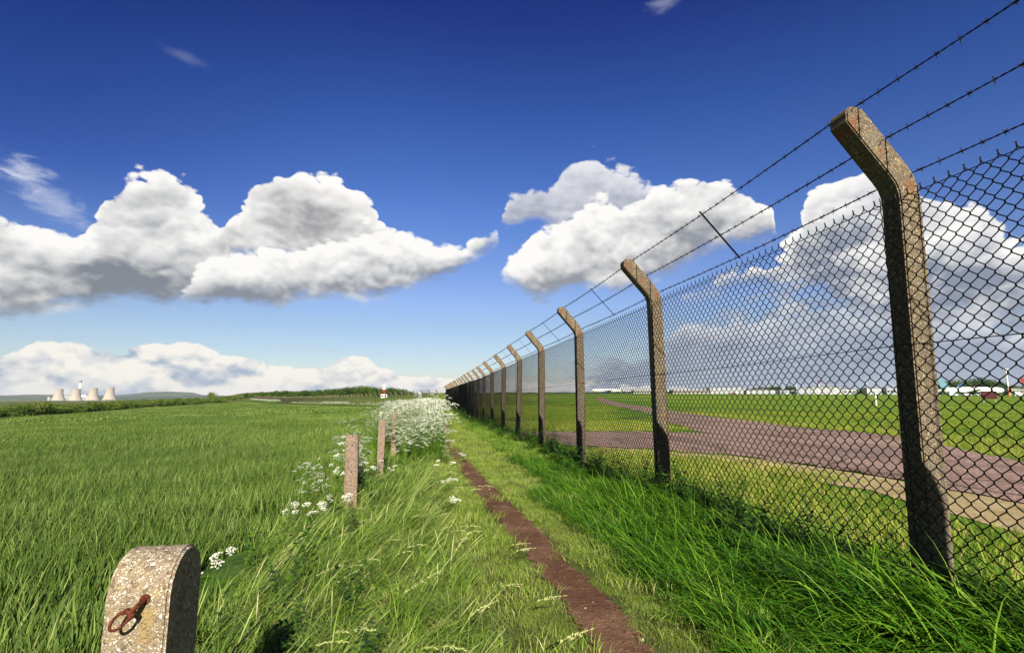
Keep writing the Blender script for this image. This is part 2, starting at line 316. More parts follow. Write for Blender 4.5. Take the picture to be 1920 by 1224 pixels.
M['lush'] = foliage('lush_grass', [(.006, .030, .002), (.020, .080, .003), (.050, .150, .006), (.12, .245, .012), (.26, .36, .05)], base=(.02, .05, .005), rough=.5, spec=.15)
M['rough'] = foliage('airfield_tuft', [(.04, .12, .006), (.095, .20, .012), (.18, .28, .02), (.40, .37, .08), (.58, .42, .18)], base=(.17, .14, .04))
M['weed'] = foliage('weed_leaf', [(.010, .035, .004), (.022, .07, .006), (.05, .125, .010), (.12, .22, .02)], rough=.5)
def mat_flower():
    m, t = newmat('cow_parsley_plant')
    h = t.node('ShaderNodeAttribute', {}, out=None, attribute_name='h').outputs['Fac']
    tint = t.node('ShaderNodeAttribute', {}, out=None, attribute_name='tint').outputs['Fac']
    white = t.mix(tint, (.95, .95, .88), (.82, .83, .62)); green = t.mix(tint, (.05, .13, .015), (.14, .24, .03))
    c = t.mix(t.m('GREATER_THAN', h, .5), green, white)
    b = t.node('ShaderNodeBsdfDiffuse', {'Color': c}); tr = t.node('ShaderNodeBsdfTranslucent', {'Color': c})
    return finish(m, t, t.node('ShaderNodeMixShader', {0: .35, 1: b, 2: tr}))
M['flower'] = mat_flower()
def mat_tree(name, cols):
    m, t = newmat(name)
    tint = t.node('ShaderNodeAttribute', {}, out=None, attribute_name='tint').outputs['Fac']
    rnd = t.node('ShaderNodeObjectInfo', out=None).outputs['Random']
    c = t.ramp(t.m('ADD', t.m('MULTIPLY', tint, .6), t.m('MULTIPLY', rnd, .4)), [(i/(len(cols)-1), q) for i, q in enumerate(cols)])
    b = t.node('ShaderNodeBsdfDiffuse', {'Color': c}); tr = t.node('ShaderNodeBsdfTranslucent', {'Color': c})
    return finish(m, t, t.node('ShaderNodeMixShader', {0: .2, 1: b, 2: tr}))
M['tree'] = mat_tree('tree_leaf', [(.025, .055, .012), (.04, .085, .016), (.07, .12, .022), (.11, .15, .03)])
M['bush'] = mat_tree('bush_leaf', [(.05, .085, .02), (.07, .13, .022), (.12, .17, .03), (.17, .15, .06)])
M['bark'] = simple('bark', (.09, .065, .045), scale=6, rough=.9)

def mat_ground():
    m, t = newmat('turf_soil'); p = poso(t)
    n1 = t.noise(p, .05, 6, .6); n2 = t.noise(p, 1.2, 6, .65); n3 = t.noise(p, 18, 5, .7)
    c = t.mix(t.sstep(n2, .35, .65), (.055, .075, .018), (.105, .125, .028)); c = t.mix(t.m('MULTIPLY', t.sstep(n1, .4, .65), .6), c, (.13, .14, .03))
    c = t.mix(t.m('MULTIPLY', t.sstep(n3, .5, .72), .5), c, (.09, .065, .03))
    return finish(m, t, pbsdf(t, c, .95, n3, .6, .03, spec=.1))
def mat_airfield():
    m, t = newmat('airfield_turf'); p = poso(t); q = t.vm('MULTIPLY', p, (1, .35, 1))
    n1 = t.noise(q, .11, 5, .6); n2 = t.noise(p, 1.5, 5, .65); n3 = t.noise(p, 25, 5, .75)
    c = t.mix(t.sstep(n1, .4, .62), (.095, .19, .014), (.18, .26, .026)); c = t.mix(t.m('MULTIPLY', t.sstep(n2, .4, .66), .6), c, (.075, .17, .010))
    c = t.mix(t.m('MULTIPLY', t.sstep(n3, .42, .62), .45), c, (.06, .12, .008))
    return finish(m, t, pbsdf(t, c, .95, n3, .8, .04, spec=.1))
def mat_field():
    m, t = newmat('crop_soil'); p = poso(t)
    n1 = t.noise(p, .035, 5, .6); n2 = t.noise(p, 2.5, 6, .7)
    c = t.mix(t.sstep(n2, .35, .65), (.03, .07, .012), (.06, .12, .02)); c = t.mix(t.m('MULTIPLY', t.sstep(n1, .4, .6), .5), c, (.09, .14, .028))
    return finish(m, t, pbsdf(t, c, .95, n2, .8, .05, spec=.1))
def mat_earth():
    m, t = newmat('trodden_earth'); p = poso(t)
    n1 = t.noise(p, 2.2, 6, .6); n2 = t.noise(p, 30, 6, .7); v = t.vor(p, 55)
    c = t.ramp(n1, [(.3, (.080, .040, .023)), (.5, (.120, .062, .037)), (.7, (.175, .100, .064))]); c = t.mix(t.m('MULTIPLY', t.sstep(n2, .5, .75), .5), c, (.06, .032, .02))
    c = t.mix(t.sstep(v, .16, .08), c, (.28, .20, .15))
    c = t.mix(t.m('MULTIPLY', t.sstep(t.noise(p, 7, 5, .65), .55, .68), .6), c, (.21, .135, .08))
    return finish(m, t, pbsdf(t, c, .9, t.m('ADD', n2, t.m('MULTIPLY', n1, 1.5)), .8, .02, spec=.08))
def mat_gravel():
    m, t = newmat('pinkish_gravel'); p = poso(t)
    v = t.vor(p, 28, out='Color'); q = t.node('ShaderNodeSeparateXYZ', {0: v}, out=None); d = t.vor(p, 28, feat='DISTANCE_TO_EDGE')
    n = t.noise(t.vm('MULTIPLY', p, (1.5, .3, 1)), .7, 6, .65)
    c = t.ramp(q.outputs[0], [(0, (.19, .110, .085)), (.4, (.29, .180, .145)), (.75, (.37, .25, .21)), (1, (.48, .37, .32))])
    c = t.mix(t.m('MULTIPLY', t.sstep(n, .45, .62), .55), c, (.13, .085, .07)); c = t.mix(t.sstep(d, .06, .0), c, (.08, .05, .04))
    pw = t.vm('ADD', p, t.vm('SCALE', t.noise(p, 1.1, 4, .6, out='Color'), None, .5)); ck = t.vor(pw, .42, feat='DISTANCE_TO_EDGE')
    c = t.mix(t.m('MULTIPLY', t.sstep(ck, .020, .004), .75), c, (.055, .045, .03))
    big = t.noise(p, .35, 4, .6); c = t.mix(t.m('MULTIPLY', t.sstep(big, .50, .62), .4), c, (.34, .26, .20)); c = t.mix(t.m('MULTIPLY', t.sstep(big, .42, .34), .45), c, (.15, .115, .10))
    return finish(m, t, pbsdf(t, c, .9, d, .7, .012, spec=.15))
def mat_straw():
    m, t = newmat('dry_verge'); p = poso(t); n = t.noise(p, 3, 6, .7); n2 = t.noise(p, 40, 4, .7)
    c = t.ramp(n, [(.3, (.20, .17, .06)), (.45, (.36, .28, .14)), (.7, (.50, .39, .24))]); c = t.mix(t.m('MULTIPLY', t.sstep(n2, .5, .7), .5), c, (.14, .13, .04))
    return finish(m, t, pbsdf(t, c, .95, n2, .7, .02, spec=.1))
def mat_hill(name, a, b, c_, sc):
    m, t = newmat(name); p = poso(t); q = t.vm('MULTIPLY', p, (1, .25, 3)); v = t.node('ShaderNodeSeparateXYZ', {0: t.vor(q, sc, out='Color')}, out=None).outputs[0]
    c = t.ramp(v, [(0, a), (.35, b), (.7, c_), (1, a)], 'CONSTANT'); c = t.mix(t.noise(p, sc*6, 4, .6), c, a)
    return finish(m, t, pbsdf(t, c, 1, spec=.05))
M['ground'] = mat_ground(); M['air'] = mat_airfield(); M['field'] = mat_field(); M['earth'] = mat_earth(); M['gravel'] = mat_gravel(); M['straw'] = mat_straw()
M['hill'] = mat_hill('far_hill', (.014, .030, .018), (.045, .085, .030), (.10, .14, .045), .004)
def mat_paint(name, c, sc=.6, rough=.5, dirt=.25):
    m, t = newmat(name); co = objco(t); n = t.noise(t.vm('MULTIPLY', co, (1, 1, .25)), sc, 6, .65)
    return finish(m, t, pbsdf(t, t.mix(t.m('MULTIPLY', t.sstep(n, .45, .75), dirt), c, tuple(v*.5 for v in c)), rough, spec=.2))
for k, c in dict(white=(.80, .80, .78), grey=(.28, .30, .33), dark=(.03, .035, .045), red=(.24, .022, .020), darkred=(.045, .004, .006), blue=(.03, .08, .22), cyan=(.10, .21, .27), orange=(.60, .16, .04), roof=(.16, .17, .19), tarmac=(.09, .09, .095), pale=(.34, .34, .335), beige=(.25, .235, .205)).items(): M[k] = mat_paint(k+'_paint', c)
def mat_tower():
    m, t = newmat('cooling_tower_concrete'); co = objco(t)
    n = t.noise(t.vm('MULTIPLY', co, (1, 1, .12)), .05, 6, .6); z = t.node('ShaderNodeSeparateXYZ', {0: co}, out=None).outputs[2]
    c = t.mix(t.sstep(n, .4, .65), (.40, .35, .285), (.32, .275, .225)); bnd = t.m('GREATER_THAN', t.m('FRACT', t.m('DIVIDE', z, 7.5)), .93); c = t.mix(t.m('MULTIPLY', bnd, .25), c, (.30, .26, .22))
    return finish(m, t, pbsdf(t, c, .95, spec=.1))
M['tower'] = mat_tower()
M['glass'] = mat_paint('dark_window', (.02, .03, .045), rough=.15)

# ---------------------------------------------------------------- mesh building
class MB:
    def __init__(s): s.v = []; s.f = []; s.mi = []
    def add(s, v, f, mi=0):
        b = len(s.v); s.v += [tuple(q) for q in v]; s.f += [tuple(i+b for i in q) for q in f]; s.mi += [mi]*len(f)
    def box(s, c, d, mi=0, rz=0):
        x, y, z = d[0]/2, d[1]/2, d[2]/2; ca, sa = math.cos(rz), math.sin(rz)
        vs_ = [(c[0]+a*x*ca-b*y*sa, c[1]+a*x*sa+b*y*ca, c[2]+e*z) for a in (-1, 1) for b in (-1, 1) for e in (-1, 1)]
        s.add(vs_, [(0, 1, 3, 2), (4, 6, 7, 5), (0, 4, 5, 1), (2, 3, 7, 6), (0, 2, 6, 4), (1, 5, 7, 3)], mi)
    def tube(s, pts, r, n=6, mi=0, cap=True, closed=False):
        pts = [Vector(p) for p in pts]; k = len(pts); rr = r if hasattr(r, '__len__') else [r]*k; v = []; up = None
        for i, p in enumerate(pts):
            a = pts[(i-1) % k] if closed or i else p; b = pts[(i+1) % k] if closed or i < k-1 else p
            d = (b-a).normalized()
            if up is None:
                up = Vector((0, 0, 1)) if abs(d.z) < .9 else Vector((1, 0, 0))
            u = (up-d*up.dot(d)).normalized(); w_ = d.cross(u); up = u
            v += [p+(u*math.cos(2*PI*j/n)+w_*math.sin(2*PI*j/n))*rr[i] for j in range(n)]
        f = [(i*n+j, i*n+(j+1) % n, ((i+1) % k)*n+(j+1) % n, ((i+1) % k)*n+j) for i in range(k if closed else k-1) for j in range(n)]
        if cap and not closed: f += [tuple(range(n))[::-1], tuple(range((k-1)*n, k*n))]
        s.add(v, f, mi)
    def lathe(s, prof_, n=24, c=(0, 0, 0), mi=0, axis='Z', cap=True):
        v = []
        for r, h in prof_:
            for j in range(n):
                a = 2*PI*j/n; q = (r*math.cos(a), r*math.sin(a), h) if axis == 'Z' else (h, r*math.cos(a), r*math.sin(a))
                v.append((q[0]+c[0], q[1]+c[1], q[2]+c[2]))
        k = len(prof_); f = [(i*n+j, i*n+(j+1) % n, (i+1)*n+(j+1) % n, (i+1)*n+j) for i in range(k-1) for j in range(n)]
        if cap: f += [tuple(range(n))[::-1], tuple(range((k-1)*n, k*n))]
        s.add(v, f, mi)
    def prism(s, poly, y0, y1, mi=0):
        """outline in x,z pushed along y"""
        n = len(poly); v = [(x, y0, z) for x, z in poly]+[(x, y1, z) for x, z in poly]
        s.add(v, [tuple(range(n)), tuple(range(2*n-1, n-1, -1))]+[(i, i+n, (i+1) % n+n, (i+1) % n) for i in range(n)], mi)
    def mesh(s, name, mats, smooth=False, bevel=0):
        me = bpy.data.meshes.new(name); me.from_pydata(s.v, [], s.f)
        for m_ in (mats if isinstance(mats, (list, tuple)) else [mats]): me.materials.append(m_)
        me.polygons.foreach_set('material_index', s.mi)
        bm = bmesh.new(); bm.from_mesh(me); bmesh.ops.recalc_face_normals(bm, faces=bm.faces[:])
        if bevel: bmesh.ops.bevel(bm, geom=bm.edges[:], offset=bevel, segments=2, affect='EDGES', profile=.6)
        bm.to_mesh(me); bm.free()
        if smooth: me.polygons.foreach_set('use_smooth', [True]*len(me.polygons))
        me.update(); return me
    def build(s, name, mats, parent=None, **k): return link(name, s.mesh(name, mats, **k), parent)

def strip(name, L, R, n, across, mat, lift=.004, smooth=True, crown=0, edge=0, seed=0, rough=0, parent=None):
    """a sheet laid on the terrain between a left and a right line"""
    rg = np.random.default_rng(seed); L = smooth_poly(L, n); R = smooth_poly(R, n); k = min(len(L), len(R)); L = L[:k]; R = R[:k]; v = []
    wob = edge*np.convolve(rg.normal(size=k+8), np.ones(4)/2, 'same')[4:4+k]; wob2 = edge*np.convolve(rg.normal(size=k+8), np.ones(4)/2, 'same')[4:4+k]
    for i in range(k):
        d = (R[i]-L[i]); ln = np.hypot(*d)+1e-9; a = L[i]+d/ln*wob[i]; b = R[i]+d/ln*wob2[i]
        for j in range(across+1):
            t = j/across; q = a*(1-t)+b*t; v.append(P3(q[0], q[1], lift+crown*4*t*(1-t)+(rg.uniform(-1, 1)*rough if 0 < j < across else 0)))
    f = [(i*(across+1)+j, i*(across+1)+j+1, (i+1)*(across+1)+j+1, (i+1)*(across+1)+j) for i in range(k-1) for j in range(across)]
    me = bpy.data.meshes.new(name); me.from_pydata(v, [], f); me.materials.append(mat); me.polygons.foreach_set('use_smooth', [True]*len(f)); me.update()
    bm = bmesh.new(); bm.from_mesh(me); bmesh.ops.recalc_face_normals(bm, faces=bm.faces[:])
    if sum(q.normal.z for q in bm.faces) < 0: bmesh.ops.reverse_faces(bm, faces=bm.faces[:])
    bm.to_mesh(me); bm.free()
    return link(name, me, parent)

# ---------------------------------------------------------------- THE SETTING
def make_ground():
    nr, na = 150, 300; v = [P3(0, 0)]; f = []
    rs = .6*(9500/.6)**(np.arange(nr)/(nr-1))
    for r in rs:
        th = 2*PI*np.arange(na)/na; x = r*np.sin(th); y = r*np.cos(th); z = terrain(x, y); v += list(zip(x.tolist(), y.tolist(), z.tolist()))
    for j in range(na): f.append((0, 1+(j+1) % na, 1+j))
    for i in range(nr-1):
        a = 1+i*na; b = a+na
        for j in range(na): k = (j+1) % na; f.append((a+j, a+k, b+k, b+j))
    me = bpy.data.meshes.new('ground'); me.from_pydata(v, [], f); me.materials.append(M['ground']); me.polygons.foreach_set('use_smooth', [True]*len(f)); me.update()
    return tag(link('ground', me), kind='structure')
make_ground()
PATH_L = [(.62, -2), (.45, .6), (.33, 2.19), (.27, 2.68), (.14, 3.34), (-.06, 4.27), (-.30, 5.36), (-.65, 7.2), (-1.18, 10.1), (-2.22, 16.8), (-4.6, 33.8), (-8.7, 60)]
PATH_R = [(.88, -2), (.70, .6), (.53, 2.19), (.47, 2.68), (.31, 3.34), (.15, 4.27), (-.08, 5.36), (-.46, 7.2), (-.98, 10.1), (-2.02, 16.8), (-4.35, 33.8), (-8.4, 60)]
tag(strip('footpath', PATH_L, [(x_+.05, y_) for x_, y_ in PATH_R], 900, 12, M['earth'], lift=.008, edge=.012, seed=3, rough=.0018), kind='structure')
# airfield: grass sheet inside the fences, the pinkish track and its fork
F0 = Vector((2.118, 2.60, 0))+FN*.04+FD*.06; SP = 2.95
def fpt(k, n=0.0): q = F0+FD*SP*k+FN*n; return q
CORNER = fpt(24); FAR_END = Vector((-144, 290, 0)); D2 = (FAR_END-CORNER).normalized()
fx = lambda y: F0.x+(y-F0.y)*FD.x/FD.y
ya = [-60, -20, -5, 0, 3, 6, 10, 15, 22, 32, 45, 60, 72]
def air_strip():
    L = [(fx(y)+.35, y) for y in ya]; L += [(CORNER.x+D2.x*s+1, CORNER.y+D2.y*s+1) for s in (20, 60, 120, 180, 250)]+[(-200, 420), (-60, 700)]
    R = [(fx(y)+np.interp(y, [-60, 0, 70], [120, 45, 260]), y*1.0) for y in ya]; R += [(330, 110), (430, 160), (520, 240), (600, 330), (700, 450), (800, 560), (850, 720)]
    return strip('airfield_grass', L, R, 340, 40, M['air'], lift=.008)
tag(air_strip(), kind='structure')
tag(strip('gravel_track', [(4.6, -30), (5.1, -5), (5.15, 3), (5.04, 5.22), (4.92, 6.67), (4.47, 8.97), (4.2, 10.6), (5.6, 12.6), (6.4, 16), (6.4, 18.6), (8.73, 31.4), (11.6, 51), (17, 99), (26, 160)],
          [(9.2, -30), (9.0, -5), (8.6, 3), (8.6, 5.2), (8.35, 7.5), (8.8, 9.5), (10.4, 13), (11.1, 16.4), (11.4, 19), (11.5, 22), (12.65, 37), (15.2, 54), (19.8, 99), (28, 160)], 220, 16, M['gravel'], lift=.026, edge=.05), kind='structure')
tag(strip('track_fork', [(-.2, 17.3), (1.2, 17.2), (2.88, 17.0), (3.85, 16.9), (4.83, 16.7), (5.9, 16.6), (6.9, 16.4)], [(.2, 11.6), (1.9, 11.4), (2.99, 11.2), (3.5, 10.6), (4.2, 10.2), (4.7, 10.2), (6.4, 11.0)], 60, 14, M['gravel'], lift=.020, edge=.04), kind='structure')
tag(strip('dry_verge', [(3.6, -5), (3.75, 1), (3.9, 4), (3.9, 6), (3.45, 8), (2.6, 9.7), (1.8, 10.6)], [(5.0, -5), (5.1, 1), (5.05, 5.2), (4.9, 6.6), (4.45, 8.9), (3.6, 10.3), (1.9, 11.5)], 90, 8, M['straw'], lift=.014, edge=.05), kind='structure')
# field of young wheat: the soil sheet
EDGE = [(-.9, -3), (-1.05, .5), (-1.22, 2.19), (-1.6, 3.32), (-1.9, 4.62), (-2.45, 7.2), (-3.6, 14.3), (-5.9, 28.7), (-9.2, 46), (-13.5, 62)]
tag(strip('field', [(-12, -3), (-14, .5), (-16, 2.2), (-18, 3.3), (-22, 4.6), (-30, 7.2), (-60, 20), (-105, 60), (-110, 100), (-125, 180), (-145, 270)], EDGE+[(-139, 278)], 280, 44, M['field'], lift=.006), kind='structure')
FEDGE = EDGE[:-1]

def ridge(name, pts, Z, mat, depth, low=-60, seed=0):
    """a range of far hills: crest given at true distance, sloping down to both sides"""
    rg = np.random.default_rng(seed); c = [at(x, y, Z) for x, y in pts]; n = 140
    xs = np.linspace(c[0].x, c[-1].x, n); zs = np.interp(xs, [q.x for q in c], [q.z for q in c]); nz = np.convolve(rg.normal(size=n+10), np.ones(5)/5, 'same')[5:5+n]
    zs = zs+nz*Z*.0006; v = []; m = 11
    for j in range(m):
        t = j/(m-1)*2-1; prof_ = (1-abs(t)**1.6)
        for i in range(n): v.append((xs[i]*(1+t*depth/Z), Z+t*depth, low+(zs[i]-low)*prof_ + (0 if abs(t) in (0, 1) else 3*nz[(i*3+j*17) % n])))
    f = [(j*n+i, j*n+i+1, (j+1)*n+i+1, (j+1)*n+i) for j in range(m-1) for i in range(n-1)]
    me = bpy.data.meshes.new(name); me.from_pydata(v, [], f); me.materials.append(mat); me.polygons.foreach_set('use_smooth', [True]*len(f)); me.update()
    return tag(link(name, me), kind='structure')
ridge('hills', [(-250, 741), (0, 741), (60, 739), (130, 741), (215, 741), (250, 738), (275, 735), (310, 734), (360, 735), (378, 740), (430, 742), (480, 738), (560, 734), (640, 735), (800, 738), (900, 739)], 7600, M['hill'], 1500, -60, 1)
ridge('hills', [(-150, 746), (40, 744), (180, 746), (240, 745), (300, 743), (400, 743), (480, 741), (560, 740)], 5600, M['hill'], 900, -60, 2)
ridge('hills', [(780, 738), (900, 736), (1100, 735), (1400, 733), (1700, 732), (2100, 731)], 2600, M['hill'], 500, 2, 4)

# ---------------------------------------------------------------- scatter (grass and ground cover only)
def blades(rg, n, rad, ln, wd, lean=(0, 0), curl=.5, seg=3, spread=.3, tint=(0, 1), square=False, row=0, head=0):
    """n blades rooted in a disc; returns verts, faces, h, tint"""
    V = []; F = []; H = []; T = []
    for i in range(n):
        if square:
            x, y = rg.uniform(-rad, rad, 2)
            if row: x = round(x/row)*row+rg.normal(0, row*.17)
        else: r = rad*math.sqrt(rg.random()); a = rg.random()*2*PI; x, y = r*math.cos(a), r*math.sin(a)
        L = rg.uniform(*ln); a = rg.random()*2*PI; k = rg.random()**1.3*spread
        dx, dy = lean[0]+k*math.cos(a), lean[1]+k*math.sin(a); W_ = rg.uniform(*wd); t = rg.uniform(*tint); cr = curl*rg.uniform(.4, 1.3)
        fa = rg.random()*2*PI; sx, sy = math.cos(fa)*W_/2, math.sin(fa)*W_/2; b = len(V); px, py, pz = x, y, -.02; ang = math.hypot(dx, dy)
        ux, uy = (dx/ang, dy/ang) if ang > 1e-6 else (1, 0); th = math.atan(ang)
        for j in range(seg+1):
            q = j/seg
            if j: px += ux*math.sin(th)*L/seg; py += uy*math.sin(th)*L/seg; pz += math.cos(th)*L/seg; th = min(th+cr/seg*(1.0+q), 2.5)
            wq = (1-q**1.6) if not head else (.35 if q < .7 else (1.0 if q < .99 else .1))
            if pz < .01 and j: pz = .01+.01*rg.random()
            if j < seg or head: V.append((px-sx*wq, py-sy*wq, pz)); V.append((px+sx*wq, py+sy*wq, pz)); H += [q, q]; T += [t, t]
            else: V.append((px, py, pz)); H.append(1.0); T.append(t)
        for j in range(seg if head else seg-1): o = b+2*j; F.append((o, o+1, o+3, o+2))
        if not head: o = b+2*(seg-1); F.append((o, o+1, o+2))
    return V, F, H, T
def join_protos(*ps):
    V = []; F = []; H = []; T = []
    for v, f, h, t in ps:
        b = len(V); V += list(v); F += [tuple(i+b for i in q) for q in f]; H += list(h); T += list(t)
    return V, F, H, T
def scatter(name, protos, pts, mat, label=None, cat=None, kind='stuff', tilt=.05, seed=0):
    """pts: (x, y, z, rot, scale, variant). The clump shapes live in the same mesh; the node tree sets one on every point."""
    V = []; F = []; H = []; T = []; KEY = []
    for i, (v, f, h, t) in enumerate(protos):
        b = len(V); V += list(v); F += [tuple(j+b for j in q) for q in f]; H += list(h); T += list(t); KEY += [i]*len(v)
    nb = len(V); pts = np.array(pts, float); V += [tuple(p[:3]) for p in pts.tolist()]; n = len(pts); rg = np.random.default_rng(seed)
    me = bpy.data.meshes.new(name); me.from_pydata(V, [], F); me.materials.append(mat)
    def attr(nm, typ, arr, fld='value'): a = me.attributes.new(nm, typ, 'POINT'); a.data.foreach_set(fld, np.asarray(arr).ravel())
    attr('h', 'FLOAT', np.r_[H, np.zeros(n)].astype(np.float32)); attr('tint', 'FLOAT', np.r_[T, np.zeros(n)].astype(np.float32))
    attr('key', 'INT', np.r_[KEY, 100+pts[:, 5]].astype(np.int32)); attr('scl', 'FLOAT', np.r_[np.ones(nb), pts[:, 4]].astype(np.float32))
    rot = np.zeros((nb+n, 3), np.float32); rot[nb:, 2] = pts[:, 3]; rot[nb:, :2] = rg.normal(0, tilt, (n, 2)); attr('rot', 'FLOAT_VECTOR', rot, 'vector')
    o = link(name, me); g = bpy.data.node_groups.new(name, 'GeometryNodeTree')
    g.interface.new_socket('Geometry', in_out='INPUT', socket_type='NodeSocketGeometry'); g.interface.new_socket('Geometry', in_out='OUTPUT', socket_type='NodeSocketGeometry')
    N = g.nodes; Lk = g.links; gi = N.new('NodeGroupInput'); go = N.new('NodeGroupOutput'); jn = N.new('GeometryNodeJoinGeometry')
    def named(nm, typ):
        q = N.new('GeometryNodeInputNamedAttribute'); q.data_type = typ; q.inputs[0].default_value = nm; return q.outputs[0]
    key = named('key', 'INT'); scl = named('scl', 'FLOAT'); rt = named('rot', 'FLOAT_VECTOR'); er = N.new('FunctionNodeEulerToRotation'); Lk.new(rt, er.inputs[0])
    def sep(val):
        c = N.new('FunctionNodeCompare'); c.data_type = 'INT'; c.operation = 'EQUAL'; Lk.new(key, c.inputs[2]); c.inputs[3].default_value = val
        q = N.new('GeometryNodeSeparateGeometry'); q.domain = 'POINT'; Lk.new(gi.outputs[0], q.inputs[0]); Lk.new(c.outputs[0], q.inputs[1]); return q.outputs[0]
    for i in range(len(protos)):
        ip = N.new('GeometryNodeInstanceOnPoints'); Lk.new(sep(100+i), ip.inputs['Points']); Lk.new(sep(i), ip.inputs['Instance']); Lk.new(er.outputs[0], ip.inputs['Rotation']); Lk.new(scl, ip.inputs['Scale']); Lk.new(ip.outputs[0], jn.inputs[0])
    Lk.new(jn.outputs[0], go.inputs[0]); md = o.modifiers.new('clumps', 'NODES'); md.node_group = g
    return tag(o, label, cat, kind=kind)
RG = np.random.default_rng(11)
def ipoly(poly, y): p = np.array(poly); return np.interp(y, p[:, 1], p[:, 0])
def gen(y0, y1, xl, xr, dens, sc, nv, zl=0.0, rotr=PI, jit=1.0, keep=None):
    """points between the curves xl(y) and xr(y); density may fall with y"""
    out = []; y = y0
    while y < y1:
        d = dens(y) if callable(dens) else dens; step = min(1.0/math.sqrt(d), 8)
        for c in range(int(math.floor(xl(y)/step))-1, int(math.ceil(xr(y)/step))+2):
            yy = y+RG.random()*step; xx = (c+RG.random()*.9+.05)*step
            if xx < xl(yy) or xx > xr(yy) or (keep and not keep(xx, yy)): continue
            s = sc(yy) if callable(sc) else sc
            out.append((xx, yy, float(terrain(xx, yy))+zl, RG.uniform(-rotr, rotr), s*RG.uniform(.8, 1.2), RG.integers(nv)))
        y += step
    return out
# ---------------------------------------------------------------- WHEAT
rg = np.random.default_rng(5)
wn = [blades(rg, 1100, .50, (.11, .28), (.006, .014), (.01, .02), .45, 4, .24, square=True, row=.125) for _ in range(4)]
wm = [blades(rg, 1800, 1.25, (.18, .34), (.014, .026), (.02, .03), .4, 3, .24, square=True, row=.25) for _ in range(3)]
wf = [blades(rg, 2000, 4.2, (.20, .38), (.035, .07), (.02, .04), .5, 2, .4, square=True) for _ in range(3)]
edge = lambda y: ipoly(FEDGE, y)
leftl = lambda k: (lambda y: -k*y-2.0)
pts = gen(-.4, 15, leftl(1.15), lambda y: edge(y)-.05, 2.1, 1.0, 4, rotr=.03)
pts2 = gen(13.5, 48, leftl(1.12), lambda y: edge(y)-1.1, .30, 1.0, 3, rotr=.03)
FARL = [(-101, 100), (-113, 140), (-124, 180), (-134, 230), (-139, 262)]
farleft = lambda y: -1.08*y-2 if y < 92 else float(np.interp(y, [92, 100, 140, 180, 230, 268], [-100, -101, -113, -124, -134, -139]))
def fardiag(y): return edge(y)-3.5 if y < 60 else CORNER.x+D2.x/D2.y*(y-CORNER.y)-6.5
pts3 = gen(44, 262, farleft, fardiag, .030, 1.0, 3, rotr=.3)
alls = wn+wm+wf
P = [p for p in pts]+[(*p[:5], p[5]+4) for p in pts2]+[(*p[:5], p[5]+7) for p in pts3]
scatter('wheat_crop', alls, P, M['wheat'], 'young green wheat filling the field left of the stub posts', 'crop', tilt=.02)

# ---------------------------------------------------------------- GRASS
pl = lambda y: ipoly(PATH_L, y); pr = lambda y: ipoly(PATH_R, y)
def longtuft(n=75, L=(.20, .42), lean=(.6, .35), w=(.0035, .007), tint=(0, .56)):
    la = rg.uniform(.3, 1.3); l2 = (lean[0]*la, lean[1]+rg.normal(0, .25)); a = blades(rg, n, .085, L, w, l2, 1.7, 6, .6, tint=tint); b = blades(rg, 3, .1, (L[1]*.75, L[1]*1.05), (.003, .006), lean, .9, 6, .35, tint=(.6, .95), head=0)
    c = blades(rg, 1, .1, (L[1]*.9, L[1]*1.1), (.003, .005), (lean[0]*.8, lean[1]), .5, 7, .2, tint=(.85, 1), head=1)
    d = blades(rg, 7, .12, (L[1]*.5, L[1]*.9), (.0025, .005), (1.3, .2), .9, 5, .7, tint=(.82, 1)) if rg.random() < .6 else blades(rg, 1, .1, (L[1]*.4, L[1]*.5), (.003, .004), (1, 0), .5, 4, .3, tint=(.8, 1))
    return join_protos(a, b, c, d)
def seedhead(L):
    """a grass stalk nodding over with a feathery pale head"""
    st, F, H, T = blades(rg, 1, .01, (L, L*1.1), (.0025, .003), (.55, .25), .75, 9, .15, tint=(.62, .7), head=1)
    V = list(st); F = list(F); H = list(H); T = list(T); c = [Vector(((Vector(st[2*i])+Vector(st[2*i+1]))/2)) for i in range(len(st)//2)]
    for k in range(34):
        q = .66+.34*k/34; i = q*(len(c)-1); i0 = min(int(i), len(c)-2); p = c[i0].lerp(c[i0+1], i-i0); d = (c[i0+1]-c[i0]).normalized(); e = (d+Vector(rg.normal(size=3))*.35).normalized()*L*rg.uniform(.04, .075)*(1.2-q*.6); sd_ = e.cross(Vector(rg.normal(size=3))).normalized()*.0022; o = len(V)
        V += [tuple(p-sd_), tuple(p+e*.5+sd_), tuple(p+e), tuple(p+e*.5-sd_)]; F.append((o, o+1, o+2, o+3)); H += [.9]*4; T += [rg.uniform(.9, 1)]*4
    return V, F, H, T
lt = [longtuft(n=95, L=(.15+.025*i, .30+.045*i)) for i in range(5)]+[longtuft(70, (.12, .28), (.2, .3), (.003, .006)) for _ in range(3)]
bankl = lambda y: edge(y)-.10
bankr = lambda y: edge(y)+(pl(y)-edge(y))*.70
P = gen(.6, 8.5, bankl, bankr, lambda y: 56 if y < 4.5 else 40, lambda y: .85 if y < 3 else 1.0, 8, rotr=.9)
P = [p for p in P if not any(Y_-1.0 < p[1] < Y_+.05 and abs(p[0]/p[1]-X_/Y_) < .03 for X_, Y_ in ((-1.67, 5.5), (-2.11, 8.3)))]
P += gen(8.5, 30, bankl, lambda y: pl(y)-.25, 14, 1.1, 8, rotr=.6)
P += gen(30, 62, bankl, lambda y: pl(y)-.3, 4, 1.6, 8, rotr=.6)
sh_ = [join_protos(*[seedhead(rg.uniform(.26, .40)) for _ in range(2)]) for _ in range(3)]
